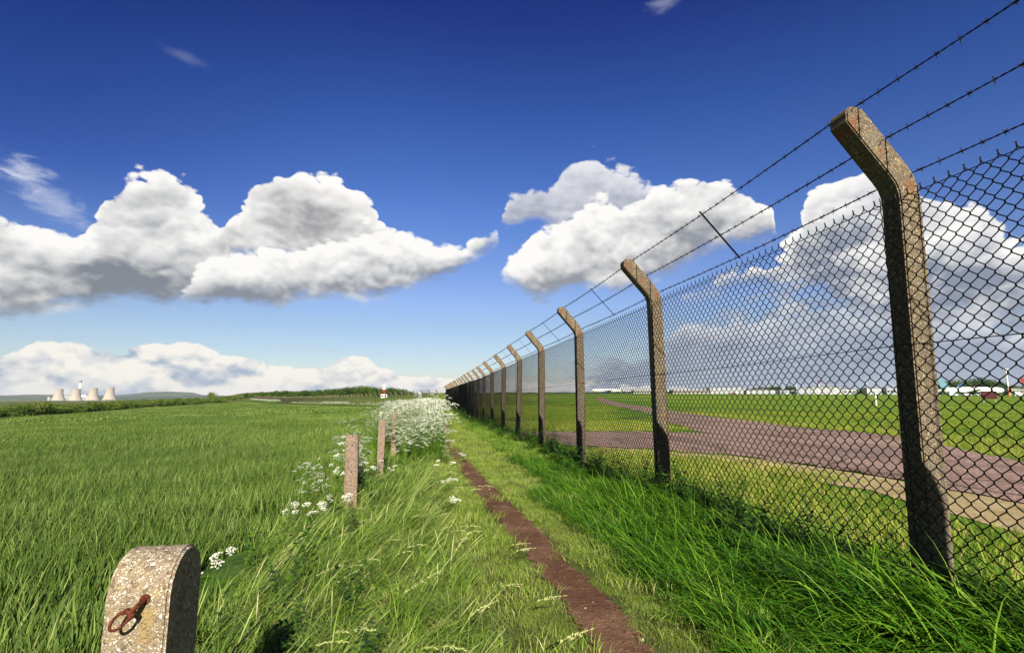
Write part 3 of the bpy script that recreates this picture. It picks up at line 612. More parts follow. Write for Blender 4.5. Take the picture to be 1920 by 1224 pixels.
P += [(*p[:5], p[5]+8) for p in gen(1.2, 6.5, lambda y: edge(y)+.25, lambda y: pl(y)-.25, 8, .95, 3, rotr=.6)]
scatter('long_grass', lt+sh_, P, M['long'], 'long windblown grass lying over on the bank beside the footpath', 'grass', tilt=.08, seed=1)
sg = [blades(rg, 260, .26, (.035, .115), (.0025, .0055), (.1, .05), .8, 3, .8, tint=(0, 1)) for _ in range(4)]
P = gen(.6, 9, lambda y: edge(y)+(pl(y)-edge(y))*.45, lambda y: pl(y)-.17, 15, 1.0, 4)
P += gen(.6, 9, lambda y: pr(y)+.14, lambda y: pr(y)+.62, 15, .9, 4)
P += gen(.8, 10, lambda y: pl(y)-.24, lambda y: pl(y)-.045, 110, .36, 4)+gen(.8, 10, lambda y: pr(y)+.085, lambda y: pr(y)+.28, 110, .36, 4)+gen(.8, 10, lambda y: pl(y)-.02, lambda y: pl(y)+.03, 9, .12, 4)+gen(.8, 10, lambda y: pr(y)+.02, lambda y: pr(y)+.07, 9, .12, 4)+gen(10, 20, lambda y: pl(y)-.22, lambda y: pl(y)+.0, 24, .6, 4)+gen(10, 20, lambda y: pr(y), lambda y: pr(y)+.20, 24, .6, 4)
P += gen(9, 24, lambda y: pl(y)-.45, lambda y: pl(y)-.14, 9, 1.1, 4); P += gen(9, 24, lambda y: pr(y)+.16, lambda y: fx(y)-.2, 8, 1.25, 4)
P += gen(24, 66, lambda y: pr(y)+.25, lambda y: fx(y)-.2, 2.2, 2.2, 4)
scatter('short_grass', sg, P, M['short'], 'short trodden grass along both edges of the brown footpath', 'grass', tilt=.1, seed=2)
def stone(r):
    V = []; 
    for k in range(2):
        for a in range(5): V.append((r*(1-.35*k)*math.cos(a*1.257+k*.5)*rg.uniform(.75, 1.2), r*(1-.35*k)*math.sin(a*1.257+k*.5)*rg.uniform(.75, 1.2), -.002+k*r*rg.uniform(.7, 1.0)))
    F = [tuple(range(5, 10))]+[(a, (a+1) % 5, 5+(a+1) % 5, 5+a) for a in range(5)]; t_ = rg.random(); return V, F, [0]*10, [t_]*10
m_, t_ = newmat('path_stone'); tt_ = t_.node('ShaderNodeAttribute', {}, out=None, attribute_name='tint').outputs['Fac']; rr_ = t_.node('ShaderNodeObjectInfo', out=None).outputs['Random']
finish(m_, t_, pbsdf(t_, t_.ramp(rr_, [(0, (.075, .036, .020)), (.7, (.13, .07, .04)), (.93, (.19, .125, .08)), (1, (.36, .30, .24))]), .9, spec=.1))
P = [(*p[:4], .22+.75*RG.random()**4, p[5]) for p in gen(1.2, 9, lambda y: pl(y)-.03, lambda y: pr(y)+.08, 230, 1.0, 4)]
P = [(p[0], p[1], p[2]+.008, p[3], p[4], p[5]) for p in P]
scatter('path_stones', [stone(.012) for _ in range(4)], P, m_, 'small stones and crumbs of earth lying on the brown footpath', 'stones', tilt=.2, seed=9)
lg = [join_protos(blades(rg, 85, .12, (.12, .30), (.004, .009), (-.6, .35), 1.7, 6, .7, tint=(0, .78)), blades(rg, 3, .1, (.28, .38), (.003, .006), (-.3, .2), 1.2, 6, .5, tint=(.7, .95))) for _ in range(5)]
P = gen(.9, 6, lambda y: pr(y)+.42, lambda y: fx(y)+.30, 44, lambda y: 1.0, 5, rotr=.8)
P += gen(1.2, 6, lambda y: fx(y)-.6, lambda y: fx(y)+.35, 34, lambda y: 1.75 if y < 2.7 else 1.4, 5, rotr=1.5)
P += gen(2.0, 2.62, lambda y: fx(y)-.38, lambda y: fx(y)+.12, 60, 2.1, 5, rotr=1.2)
P += gen(6, 14, lambda y: pr(y)+.75, lambda y: fx(y)+.45, 20, .9, 5, rotr=1.5)
P += gen(14, 40, lambda y: fx(y)-1.0, lambda y: fx(y)+.5, 8, 1.1, 5, rotr=1.5)
P += gen(40, 70, lambda y: fx(y)-1.0, lambda y: fx(y)+.5, 3, 1.6, 5, rotr=1.5)
scatter('lush_grass', lg, P, M['lush'], 'lush bright green grass growing along the foot of the fence', 'grass', tilt=.12, seed=3)
# leafy weeds at the fence foot
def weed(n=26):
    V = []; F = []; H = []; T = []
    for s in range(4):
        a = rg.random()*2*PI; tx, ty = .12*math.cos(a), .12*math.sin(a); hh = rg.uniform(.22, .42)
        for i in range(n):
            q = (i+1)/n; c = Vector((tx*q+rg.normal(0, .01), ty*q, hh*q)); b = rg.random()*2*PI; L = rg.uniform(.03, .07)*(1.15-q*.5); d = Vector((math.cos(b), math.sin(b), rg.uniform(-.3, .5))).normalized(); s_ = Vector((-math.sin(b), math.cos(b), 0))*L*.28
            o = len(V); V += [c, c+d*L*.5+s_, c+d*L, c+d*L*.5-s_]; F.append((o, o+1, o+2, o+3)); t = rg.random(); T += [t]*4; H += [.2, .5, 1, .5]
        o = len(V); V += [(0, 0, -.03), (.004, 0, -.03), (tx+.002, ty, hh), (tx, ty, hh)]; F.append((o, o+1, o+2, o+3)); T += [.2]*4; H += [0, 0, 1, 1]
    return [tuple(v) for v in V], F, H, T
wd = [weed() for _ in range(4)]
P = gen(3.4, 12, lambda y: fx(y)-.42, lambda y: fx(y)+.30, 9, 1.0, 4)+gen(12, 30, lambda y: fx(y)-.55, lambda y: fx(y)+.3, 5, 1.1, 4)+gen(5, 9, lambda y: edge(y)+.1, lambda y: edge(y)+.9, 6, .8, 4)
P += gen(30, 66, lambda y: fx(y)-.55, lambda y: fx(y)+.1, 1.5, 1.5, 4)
P += gen(1.0, 5, lambda y: edge(y)-.05, lambda y: edge(y)+.75, 8, .75, 4)+gen(1.2, 3.9, lambda y: fx(y)-.55, lambda y: fx(y)+.45, 5, .9, 4)+gen(3.9, 6.5, lambda y: fx(y)-.40, lambda y: fx(y)+.40, 6, .8, 4)  # weeds round the nearest post are added to stand in for its shadow patch
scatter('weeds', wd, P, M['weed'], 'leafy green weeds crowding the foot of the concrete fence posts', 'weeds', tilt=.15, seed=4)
# inside the fence: rough grass, then mown airfield grass
rt = [blades(rg, 120, .22, (.05, .17), (.004, .008), (0, .1), .9, 3, .7, tint=(0, 1)) for _ in range(4)]
rt += [blades(rg, 900, 1.6, (.05, .13), (.010, .018), (0, .1), .8, 2, .7, tint=(0, .75), square=True) for _ in range(3)]
rt += [blades(rg, 1100, 5, (.06, .14), (.03, .05), (0, .1), .6, 2, .7, tint=(0, .7), square=True) for _ in range(3)]
def vv(ps, a): return [(*p[:5], p[5]+a) for p in ps]
tl = lambda y: float(np.interp(y, [0, 3, 5.2, 6.7, 9, 10.3], [4.7, 4.6, 4.5, 4.4, 3.7, 3.0]))
P = gen(.6, 10.3, lambda y: fx(y)+.2, lambda y: tl(y)-(.75 if y < 6.5 else .15), 15, 1.0, 4)
P += gen(5.5, 11, lambda y: tl(y)-.2, lambda y: tl(y)+.5, 2, .6, 4)
tr_ = lambda y: float(np.interp(y, [3, 5.2, 7.5, 9.5, 13, 16.4, 19, 22, 37, 54, 99, 160], [8.6, 8.6, 8.35, 8.8, 10.4, 11.1, 11.4, 11.5, 12.65, 15.2, 19.8, 28]))
tlf = lambda y: float(np.interp(y, [17.4, 18.6, 31.4, 51, 99, 160], [5.6, 6.4, 8.73, 11.6, 17, 26]))
P += vv(gen(3, 30, lambda y: tr_(y)+.2, lambda y: y*1.12+3, 6, 1.0, 4), 0) if False else []
P += vv(gen(4, 40, lambda y: tr_(y)+2.5, lambda y: y*1.12+5, .42, 1.0, 3, rotr=PI), 4)
P += vv(gen(4, 40, lambda y: tr_(y)+.12, lambda y: tr_(y)+2.2, 7, 1.2, 4), 0)
P += vv(gen(18.8, 60, lambda y: fx(y)+2.2, lambda y: tlf(y)-2.4, .40, 1.0, 3), 4)+gen(17.3, 24, lambda y: fx(y)+.3, lambda y: min(tlf(y)-.1, 6.2), 9, 1.25, 4)
P += vv(gen(40, 230, lambda y: max(tr_(min(y, 160))+5, -300), lambda y: y*1.12, .014, 1.0, 3), 7)+vv(gen(60, 230, lambda y: (fx(y) if y < 72 else CORNER.x+D2.x/D2.y*(y-CORNER.y))+7, lambda y: tlf(min(y, 160))-5, .014, 1.0, 3), 7)
scatter('airfield_tufts', rt, P, M['rough'], 'sunlit yellow green grass tufts on the airfield behind the fence', 'grass', tilt=.03, seed=6)

# ---------------------------------------------------------------- COW PARSLEY
def umbel(rg, c, R, nr=15, nf=7, tilt=(0, 0)):
    V = []; F = []; H = []; T = []; c = Vector(c)
    up = Vector((tilt[0], tilt[1], 1)).normalized(); u = up.cross(Vector((0, 1, 0.01))).normalized(); w_ = up.cross(u)
    base = c-up*R*.9
    for i in range(nr):
        a = i*2.4; r = R*math.sqrt((i+.4)/nr); p = c+u*r*math.cos(a)+w_*r*math.sin(a)-up*(r*r/R*.35)
        o = len(V); V += [tuple(base), tuple(base+u*.002), tuple(p)]; F.append((o, o+1, o+2)); H += [.2]*3; T += [.5]*3
        for k in range(nf):
            b = rg.random()*2*PI; q = R*.22*math.sqrt(rg.random()); s = R*rg.uniform(.07, .115); z = R*rg.uniform(-.05, .06); e = p+u*q*math.cos(b)+w_*q*math.sin(b)+up*z
            n1 = Vector((rg.normal(0, .45), rg.normal(-.35, .45), 1)).normalized(); x1 = n1.cross(Vector((math.cos(b), math.sin(b), .1))).normalized()*s; y1 = n1.cross(x1)
            o = len(V); V += [tuple(e+x1), tuple(e+y1), tuple(e-x1), tuple(e-y1)]; F.append((o, o+1, o+2, o+3)); H += [1]*4; t = rg.random()**2; T += [t]*4
    return V, F, H, T
def stemgeo(rg, a, b, r=.0035):
    a, b = Vector(a), Vector(b); s = Vector((r, 0, 0)); s2 = Vector((0, r, 0)); V = [a+s, a-s, b-s*.6, b+s*.6, a+s2, a-s2, b-s2*.6, b+s2*.6]
    return [tuple(v) for v in V], [(0, 1, 2, 3), (4, 5, 6, 7)], [.1]*8, [rg.random()]*8
def fernleaf(rg, c, L, az):
    V = []; F = []; H = []; T = []; c = Vector(c); d = Vector((math.cos(az), math.sin(az), .35)).normalized(); s = Vector((-math.sin(az), math.cos(az), 0)); t = rg.random()
    for i in range(9):
        q = (i+1)/9; p = c+d*L*q-Vector((0, 0, .35*L*q*q)); wl = L*.42*(1-q*.8)
        for sg_ in (-1, 1):
            e = p+s*sg_*wl+d*wl*.5; o = len(V); V += [tuple(p), tuple(p+d*L*.06), tuple(e), tuple(p*.5+e*.5-d*L*.05)]; F.append((o, o+1, o+2, o+3)); H += [.3]*4; T += [t]*4
    return V, F, H, T
def parsley(rg, hgt=1.0, nu=9, R=(.028, .05)):
    ps = []
    for i in range(nu):
        a = rg.random()*2*PI; r = .05+.20*rg.random(); z = hgt*rg.uniform(.34, 1.0)**.8; top = (r*math.cos(a)+.10*z, r*math.sin(a)+.03, z); mid = (top[0]*.35, top[1]*.35, z*.5)
        ps += [stemgeo(rg, (0, 0, -.05), mid, .004), stemgeo(rg, mid, (top[0], top[1], z-.04), .0025), umbel(rg, top, rg.uniform(*R), tilt=(rg.normal(0, .3), rg.normal(0, .3)-.2))]
    for i in range(5): ps.append(fernleaf(rg, (0, 0, rg.uniform(.1, .5)*hgt), rg.uniform(.15, .28), rg.random()*2*PI))
    return join_protos(*ps)
cp = [parsley(rg, 1.0, 34, (.025, .047)) for _ in range(5)]
stubx = lambda y: float(np.interp(y, [5.5, 8.3, 11, 30, 60], [-1.67, -2.08, -2.48, -5.6, -10.3]))
STUBS = [(-1.67, 5.5), (-2.11, 8.3), (-2.52, 11.0), (-3.84, 19.5)]
def clear(x, y): return not any(y < Y_+.1 and abs(x/y-X_/Y_) < .010+.13/max(y, 1) and y > Y_-6 for X_, Y_ in STUBS)
P = gen(8.3, 14, lambda y: stubx(y)+.15 if y < 11 else stubx(y)-.2, lambda y: pl(y)-.28, 28, lambda y: .78 if y < 9.2 else 1.0, 5, keep=clear)
P += gen(8.9, 13, lambda y: stubx(y)+.3, lambda y: pl(y)-.3, 26, .66, 5, keep=clear)
P += gen(10.5, 30, lambda y: stubx(y)-.4, lambda y: pl(y)-.30, 24, 1.04, 5, keep=clear)
P += gen(30, 66, lambda y: stubx(y)-.6, lambda y: pl(y)-.35, 8, 1.1, 5)
P += gen(5.8, 8.6, lambda y: stubx(y)-.22, lambda y: stubx(y)+.30, 14, .78, 5, keep=clear)
P += gen(5.0, 5.7, lambda y: stubx(y)-.38, lambda y: stubx(y)-.12, 10, .5, 5, keep=clear)
P += gen(7.0, 9.5, lambda y: pl(y)-.34, lambda y: pl(y)-.16, 6, .38, 5)
def alongfar(s0, s1, n, off, sc):
    out = []
    for _ in range(n):
        s = RG.uniform(s0, s1); o = off+RG.normal(0, .5); x = CORNER.x+D2.x*s-.85*o; y = CORNER.y+D2.y*s-.527*o; out.append((x, y, float(terrain(x, y)), RG.uniform(-PI, PI), sc*RG.uniform(.8, 1.2), RG.integers(5)))
    return out
P += alongfar(1, 26, 230, 1.2, .85)+alongfar(26, 48, 60, 1.2, .7)+alongfar(48, 75, 300, 1.3, .9)+alongfar(75, 120, 120, 1.2, .8)+alongfar(150, 256, 1100, 1.6, 1.3)
scatter('cow_parsley_bank', cp, P, M['flower'], 'dense white mass of flowering cow parsley beside the footpath', 'wildflowers', tilt=.1, seed=8)
# separate plants one can tell apart
def part_mesh(name, g, mat):
    me = bpy.data.meshes.new(name); me.from_pydata(g[0], [], g[1]); me.materials.append(mat)
    for nm, arr in (('h', g[2]), ('tint', g[3])): me.attributes.new(nm, 'FLOAT', 'POINT').data.foreach_set('value', np.asarray(arr, np.float32))
    return me
PLANTS = [  # px, py of the topmost flowers, depth, number of heads, label
 (566, 944, 4.6, 6, 'white cow parsley plant leaning out over the wheat, farthest left of the near flowers'),
 (601, 940, 4.9, 3, 'small cow parsley plant with one bright round white head at the edge of the wheat'),
 (634, 925, 5.15, 6, 'white cow parsley plant at the left foot of the nearest narrow stub post'),
 (628, 868, 5.9, 5, 'pale cow parsley plant left of the nearest narrow stub post about halfway up it'),
 (638, 826, 6.4, 6, 'tall cow parsley plant just left of the top of the nearest narrow stub post'),
 (400, 1040, 2.9, 4, 'sparse cow parsley plant just right of the big rounded pebble concrete post'),
 (846, 930, 4.75, 3, 'lone low cow parsley plant on short grass left of the path, nearest the viewer'),
 (838, 896, 5.7, 4, 'low cow parsley plant on the short grass a little beyond the nearest lone one'),
 (836, 860, 6.6, 5, 'cow parsley plant at the front right foot of the white flower bank by the path'),
 (866, 846, 8.6, 3, 'tiny cow parsley plant growing on the right edge of the brown footpath'),
 (694, 858, 6.3, 6, 'cow parsley plant between the first and second narrow stub posts'),
 (734, 872, 7.4, 3, 'small cow parsley plant in the grass just right of the second narrow stub post')]
for px, py, Y, nu, lab in PLANTS:
    p = at(px, py, Y); zb = float(terrain(p.x, Y)); hh = p.z-zb; r = empty('cow_parsley', (p.x, Y, zb)); g_st = []; k = 0
    lrg = np.random.default_rng(int(px))
    for i in range(nu):
        a = lrg.random()*2*PI; q = (.03+.13*lrg.random())*(1 if nu > 3 else .5); z = hh*lrg.uniform(.72, 1.0); tp = (q*math.cos(a), q*math.sin(a), z); mid = (tp[0]*.3, tp[1]*.3, z*.5)
        g_st += [stemgeo(lrg, (0, 0, -.05), mid, .003), stemgeo(lrg, mid, (tp[0], tp[1], z-.03), .002)]
        link('flower_head', part_mesh('flower_head', umbel(lrg, tp, lrg.uniform(.024, .040), 15, 9, (lrg.normal(0, .3), lrg.normal(0, .3)-.3)), M['flower']), r)
    link('stem', part_mesh('stem', join_protos(*g_st), M['flower']), r)
    link('leaves', part_mesh('leaves', join_protos(*[fernleaf(lrg, (0, 0, lrg.uniform(.1, .5)*hh), lrg.uniform(.1, .2), lrg.random()*2*PI) for _ in range(4)]), M['flower']), r)
    tag(r, lab, 'wildflower', 'single cow parsley plants by the path')

# ---------------------------------------------------------------- PERIMETER FENCE
def post_mesh():
    c = [(0, -.6), (0, .6), (0, 1.2), (0, 1.93), (.006, 2.0), (.028, 2.06), (.065, 2.11), (.19, 2.255), (.305, 2.39)]; hw = .065; Lp = []; Rp = []
    for i, (x, z) in enumerate(c):
        a = c[max(i-1, 0)]; b = c[min(i+1, len(c)-1)]; dx, dz = b[0]-a[0], b[1]-a[1]; l = math.hypot(dx, dz); nx, nz = dz/l, -dx/l
        Lp.append((x+nx*hw, z+nz*hw)); Rp.append((x-nx*hw, z-nz*hw))
    dx, dz = c[-1][0]-c[-2][0], c[-1][1]-c[-2][1]; a0 = math.atan2(dz, dx); tip = [(c[-1][0]+hw*math.cos(a0+t)*(.75 if abs(t) < 1.5 else 1), c[-1][1]+hw*math.sin(a0+t)*(.75 if abs(t) < 1.5 else 1)) for t in np.linspace(-PI/2, PI/2, 9)[1:-1]]
    mb = MB(); mb.prism(Lp+tip+Rp[::-1], -.06, .06); me = mb.mesh('post', M['post'])
    bm = bmesh.new(); bm.from_mesh(me); es = [e for e in bm.edges if len(e.link_faces) == 2 and e.calc_face_angle() > 1.2]; bmesh.ops.bevel(bm, geom=es, offset=.007, segments=2, affect='EDGES', clamp_overlap=True); bm.to_mesh(me); bm.free(); return me
POSTM = post_mesh()
DW = 2*2.95/83; HZ = .0358; NR = 55
def panel_mesh(hi):
    """chain link: every wire zigzags up the fence and hooks round its neighbours"""
    mb = MB(); r = .0028 if hi else .0029; n = 5 if hi else 3
    for i in range(-1, 83):
        p = []; x0 = i*DW/2
        for j in range(NR+1):
            par = (j+i) % 2; x = x0+par*DW/2; z = -.02+j*HZ; sgn = 1 if par else -1
            if hi:
                if j: p += [(x-sgn*.0075, (.0028 if sgn > 0 else -.0028), z-.0105), (x+sgn*.0012, .001*sgn, z-.0045)]
                else: p.append((x+sgn*.0022, 0, z))
                if j < NR: p += [(x+sgn*.0012, -.001*sgn, z+.0045), (x-sgn*.0075, (-.0028 if sgn > 0 else .0028), z+.0105)]
                else: p.append((x+sgn*.0022, 0, z+.002))
            else: p.append((x+sgn*.001, 0, z))
        x, y, z = p[-1]; p.append((x+(.006 if i % 2 else -.004), .002, z+.016))
        if x0 < -.001: p = [(max(q[0], 0), q[1], q[2]) for q in p]
        mb.tube(p, r, n, cap=False)
    me = mb.mesh('mesh_panel', M['mesh'], smooth=True); return me
PHI = panel_mesh(True); PLO = panel_mesh(False)
WPOS = [(.243, 2.449), (.093, 2.274), (-.078, 2.105)]
def barbed(points, r, barb_from=0, barb_to=0, fine_to=0, step=.10):
    """two twisted strands with short four-point barbs; far off it is one plain strand"""
    mb = MB(); rg_ = np.random.default_rng(3); pts_ = [Vector(p) for p in points]; cum = [0]
    for a, b in zip(pts_, pts_[1:]): cum.append(cum[-1]+(b-a).length)
    def P_(s):
        for i in range(len(pts_)-1):
            if s <= cum[i+1] or i == len(pts_)-2:
                t = (s-cum[i])/(cum[i+1]-cum[i]); q = pts_[i].lerp(pts_[i+1], t); q.z -= .018*4*t*(1-t); return q, (pts_[i+1]-pts_[i]).normalized()
    L = cum[-1]; s = 0
    for ph in (0, PI):
        s = 0; p = []
        while s < min(fine_to, L):
            q, d = P_(s); u = Vector((-d.y, d.x, 0)); a = s*2*PI/.07+ph; p.append(q+u*math.cos(a)*r*.9+Vector((0, 0, 1))*math.sin(a)*r*.9); s += .014
        if len(p) > 2: mb.tube(p, r, 4, cap=False)
    if fine_to < L:
        p = []; s = fine_to
        while s < L: p.append(P_(s)[0]); s += .5
        p.append(P_(L)[0]); mb.tube(p, r*1.3, 4, cap=False)
    s = barb_from
    while s < min(barb_to, L):
        q, d = P_(s); u = Vector((-d.y, d.x, 0)); a0 = rg_.random()*PI
        mb.tube([q-d*.007, q+d*.007], r*2.1, 6)
        for k in range(4):
            a = a0+k*PI/2+rg_.normal(0, .15); e = (u*math.cos(a)+Vector((0, 0, 1))*math.sin(a)+d*rg_.uniform(-.5, .5)).normalized(); o = q+d*(.004 if k % 2 else -.004); mb.tube([o, o+e*.012, o+e*.024], [r*.9, r*.75, r*.2], 4)
        s += step*rg_.uniform(.85, 1.15)
    return mb
NF = tag(empty('chain_link_fence', (F0.x, F0.y, float(zf(F0.y)))), 'tall chain link fence on cranked concrete posts with barbed wire along the footpath', 'fence')
def frame(D, N):
    m = Matrix.Identity(4); m.col[0][:3] = D; m.col[1][:3] = N; m.col[2][:3] = (0, 0, 1); return m
rng = random.Random(4)
def put(o, root, world): o.parent = root; o.matrix_basis = Matrix.Translation(-root.location) @ world; return o
def fence_run(root, org, D, N, k0, k1, zfun, hi_to, sp=SP, jit=.018):
    bases = []
    for k in range(k0, k1+1):
        q = org+D*sp*k; q.z = zfun(q.x, q.y); bases.append(q)
        R_ = Matrix.Identity(4); R_.col[0][:3] = N; R_.col[1][:3] = -D; R_.col[2][:3] = (0, 0, 1)
        o = link('post', POSTM); put(o, root, Matrix.Translation(q) @ R_ @ Matrix.Rotation(rng.uniform(-jit, jit), 4, 'Y') @ Matrix.Rotation(rng.uniform(-jit, jit)*.5, 4, 'X'))
    for i, (a, b) in enumerate(zip(bases, bases[1:])):
        d = (b-a).normalized(); m_ = Matrix.Identity(4); m_.col[0][:3] = d; m_.col[1][:3] = N; m_.col[2][:3] = (0, 0, 1)
        o = link('mesh_panel', PHI if k0+i < hi_to else PLO); put(o, root, Matrix.Translation(a+N*.072+Vector((0, 0, rng.uniform(-.015, .01)))) @ m_ @ Matrix.Rotation(rng.uniform(-.003, .003), 4, 'X'))
    return bases
KMAX = 24
zn = lambda x, y: float(zf(y))
NB = fence_run(NF, F0.copy(), FD, FN, -2, KMAX, zn, 5)
for wi, (n_, z_) in enumerate(WPOS):
    pp = [b+FN*n_+Vector((0, 0, z_)) for b in NB]; mb = barbed([p-NF.location for p in pp], .0027, 3.3, 36, 22); mb.build('barbed_wire', M['barb'], NF)
for z_ in (1.93, 1.17, .12):
    mb = MB(); pp = [b+FN*.078+Vector((0, 0, z_)) for b in NB]; q = []
    for a, b in zip(pp, pp[1:]): q += [a-NF.location, a.lerp(b, .5)-Vector((0, 0, .008))-NF.location]
    mb.tube(q+[pp[-1]-NF.location], .0024, 5); mb.build('line_wire', M['steel'], NF)
sp0 = MB(); a0 = Vector((0, .243+.018, 2.449+.018)); a1 = Vector((0, -.078-.01, 2.105-.01))
sp0.add([(x*.013, a.y+o*.006*.7, a.z+o*.006*.7-.014) for a in (a0, a1) for x in (-1, 1) for o in (-1, 1)], [(0, 1, 3, 2), (4, 6, 7, 5), (0, 4, 5, 1), (2, 3, 7, 6), (0, 2, 6, 4), (1, 5, 7, 3)])
SPM = sp0.mesh('spreader_bar', M['steel'])
for i, (a, b) in enumerate(zip(NB[1:], NB[2:])):
    p = a.lerp(b, .545+rng.uniform(-.02, .02)); o = link('spreader_bar', SPM); put(o, NF, Matrix.Translation(p) @ frame(FD, FN) @ Matrix.Rotation(rng.uniform(-.06, .06), 4, 'Y'))
# staples and tie wires that hold the strands on the nearer posts
STM = []
for n_, z_ in WPOS:
    tm = MB(); tm.tube([(n_+.004, .062, z_), (n_+.03, .066, z_-.02), (n_+.045, .066, z_-.045), (n_+.03, .064, z_-.03)], .0022, 5); STM.append(tm.mesh('staple', M['barb']))
TM = []
for z_ in (1.93, 1.17): tm = MB(); tm.tube([(.078, -.07, z_), (.078, .07, z_), (0, .066, z_+.01), (-.068, .066, z_), (-.07, -.066, z_), (.078, -.07, z_)], .0017, 5); TM.append(tm.mesh('tie_wire', M['barb']))
for q in NB[2:7]:
    R_ = Matrix.Identity(4); R_.col[0][:3] = FN; R_.col[1][:3] = -FD; R_.col[2][:3] = (0, 0, 1)
    for nm, ms in (('staple', STM), ('tie_wire', TM)):
        for m__ in ms: put(link(nm, m__), NF, Matrix.Translation(q) @ R_)
bm_ = MB(); c_ = NB[-1]; bm_.tube([c_+Vector((0, 0, 1.7))-NF.location, c_+FD*.2+FN*.75+Vector((0, 0, -.2))-NF.location], .055, 4); bm_.build('brace', M['post'], NF)

N2 = Vector((-D2.y, D2.x, 0))
FF = tag(empty('chain_link_fence', CORNER), 'distant chain link fence running off left across the far edge of the wheat field', 'fence'); FF.location.z = float(terrain(CORNER.x, CORNER.y))
z2 = lambda x, y: float(terrain(x, y))+.10
FB = fence_run(FF, CORNER.copy(), D2, N2, 1, 87, z2, -9, jit=.03)
for n_, z_ in WPOS:
    mb = MB(); mb.tube([(b+N2*n_+Vector((0, 0, z_)))-FF.location for b in [NB[-1]]+FB], .006, 4); mb.build('barbed_wire', M['barb'], FF)
mb = MB(); mb.tube([(b+N2*.078+Vector((0, 0, 1.95)))-FF.location for b in [NB[-1]]+FB], .006, 4); mb.build('line_wire', M['steel'], FF)

# ---------------------------------------------------------------- STUB POSTS on the left of the path
def stub(name, loc, w_, d_, h, rz, mat, rnd=0, tilt=(0, 0)):
    mb = MB()
    if rnd:
        r = d_/2; poly = [(-r, -.5), (-r, h-r)]+[(-r*math.cos(t), h-r+r*math.sin(t)) for t in np.linspace(0, PI, 17)[1:-1]]+[(r, h-r), (r, -.5)]
        n = len(poly); v = [(x, y, z) for x in (-w_/2, w_/2) for y, z in poly]; mb.add(v, [tuple(range(n)), tuple(range(2*n-1, n-1, -1))]+[(i, i+n, (i+1) % n+n, (i+1) % n) for i in range(n)])
    else: mb.box((0, 0, (h-.5)/2), (w_, d_, h+.5))
    me = mb.mesh(name, mat); bm = bmesh.new(); bm.from_mesh(me); es = [e for e in bm.edges if e.calc_face_angle() > 1.0]; bmesh.ops.bevel(bm, geom=es, offset=.005, segments=3, affect='EDGES')
    bmesh.ops.triangulate(bm, faces=[f for f in bm.faces if len(f.verts) > 4]) if not rnd else None
    bm.to_mesh(me); bm.free(); o = link(name, me); o.location = loc; o.rotation_euler = (tilt[0], tilt[1], rz); return o
for (px, ytop, Y, wd_, til, lab) in [
    (663, 815, 5.5, .128, (.0, -.012), 'nearest narrow pinkish concrete stub post standing at the edge of the wheat'),
    (716, 787, 8.3, .105, (.0, .01), 'middle narrow concrete stub post with white flowers at its foot'),
    (740, 774, 11.0, .105, (.0, -.01), 'third narrow concrete stub post with white flowers crowding both sides'),
    (771, 757, 19.5, .14, (.0, .0), 'farthest pinkish concrete stub post almost buried in white flowers')]:
    p = at(px, ytop, Y); zb = float(terrain(p.x, p.y)); r = empty('stub_post', (p.x, p.y, zb)); h = p.z-zb
    b = stub('shaft', (0, 0, 0), wd_, .085, h, .19, M['stub'], tilt=til); b.parent = r
    for zz in (h-.10, h-.37, h-.62):
        if Y < 12: hb = MB(); hb.lathe([(.0075, -.003), (.0085, .001)], 10, cap=True); q = hb.build('bolt_hole', M['dark'], r); q.rotation_euler = (PI/2, 0, .19); q.location = (.0435*math.sin(.19), -.0435*math.cos(.19), zz)
    tag(r, lab, 'post', 'concrete stub posts beside the path')
FG = empty('stub_post', (-.7190, 1.1014, float(terrain(-.71, 1.1))), .19)
zb = FG.location.z; hb = .601-zb
b = stub('shaft', (0, 0, 0), .109, .156, hb, .0, M['slab'], rnd=1); b.parent = FG
tag(FG, 'big rounded pebble concrete post with a rusty shackle in the bottom left foreground', 'post')
b['label'] = 'thick pebbly concrete shaft with a half round top'
# the slab material's stain is placed in the post's own frame
hole = Vector((.0135, -.079, .527-zb))
mb = MB(); mb.lathe([(.0095, -.002), (.0095, .0008)], 16); q = mb.build('bolt_hole', M['rust'], FG); q.rotation_euler = (PI/2, 0, 0); q.location = hole
sh = empty('shackle', (0, 0, 0)); sh.parent = FG; sh.location = hole; sh.scale = (.86,)*3
mb = MB(); mb.tube([(0, .012, 0), (0, -.008, -.002), (-.006, -.020, -.008), (-.014, -.030, -.015)], [.0052, .0055, .005, .0055], 10); mb.build('pin', M['rust'], sh, smooth=True)
mb = MB(); c0 = Vector((-.027, -.038, -.026)); ax = Vector((-.62, -.35, -.70)).normalized(); sd_ = Vector((.70, -.1, -.55)); sd_ = (sd_-ax*sd_.dot(ax)).normalized()
mb.tube([c0+ax*.021*math.cos(t)+sd_*.0115*math.sin(t) for t in np.linspace(0, 2*PI, 29)[:-1]], .0032, 8, closed=True); mb.build('ring', M['rust'], sh, smooth=True)
mb = MB(); c1 = Vector((-.014, -.030, -.015)); mb.tube([c1-sd_*.010, c1+sd_*.010], .0058, 10); mb.tube([c1+ax*.004-sd_*.0115, c1+ax*.004-sd_*.0065], .0075, 8); mb.tube([c1+ax*.004+sd_*.0065, c1+ax*.004+sd_*.0115], .0075, 8); mb.build('collar', M['rust'], sh, smooth=False)
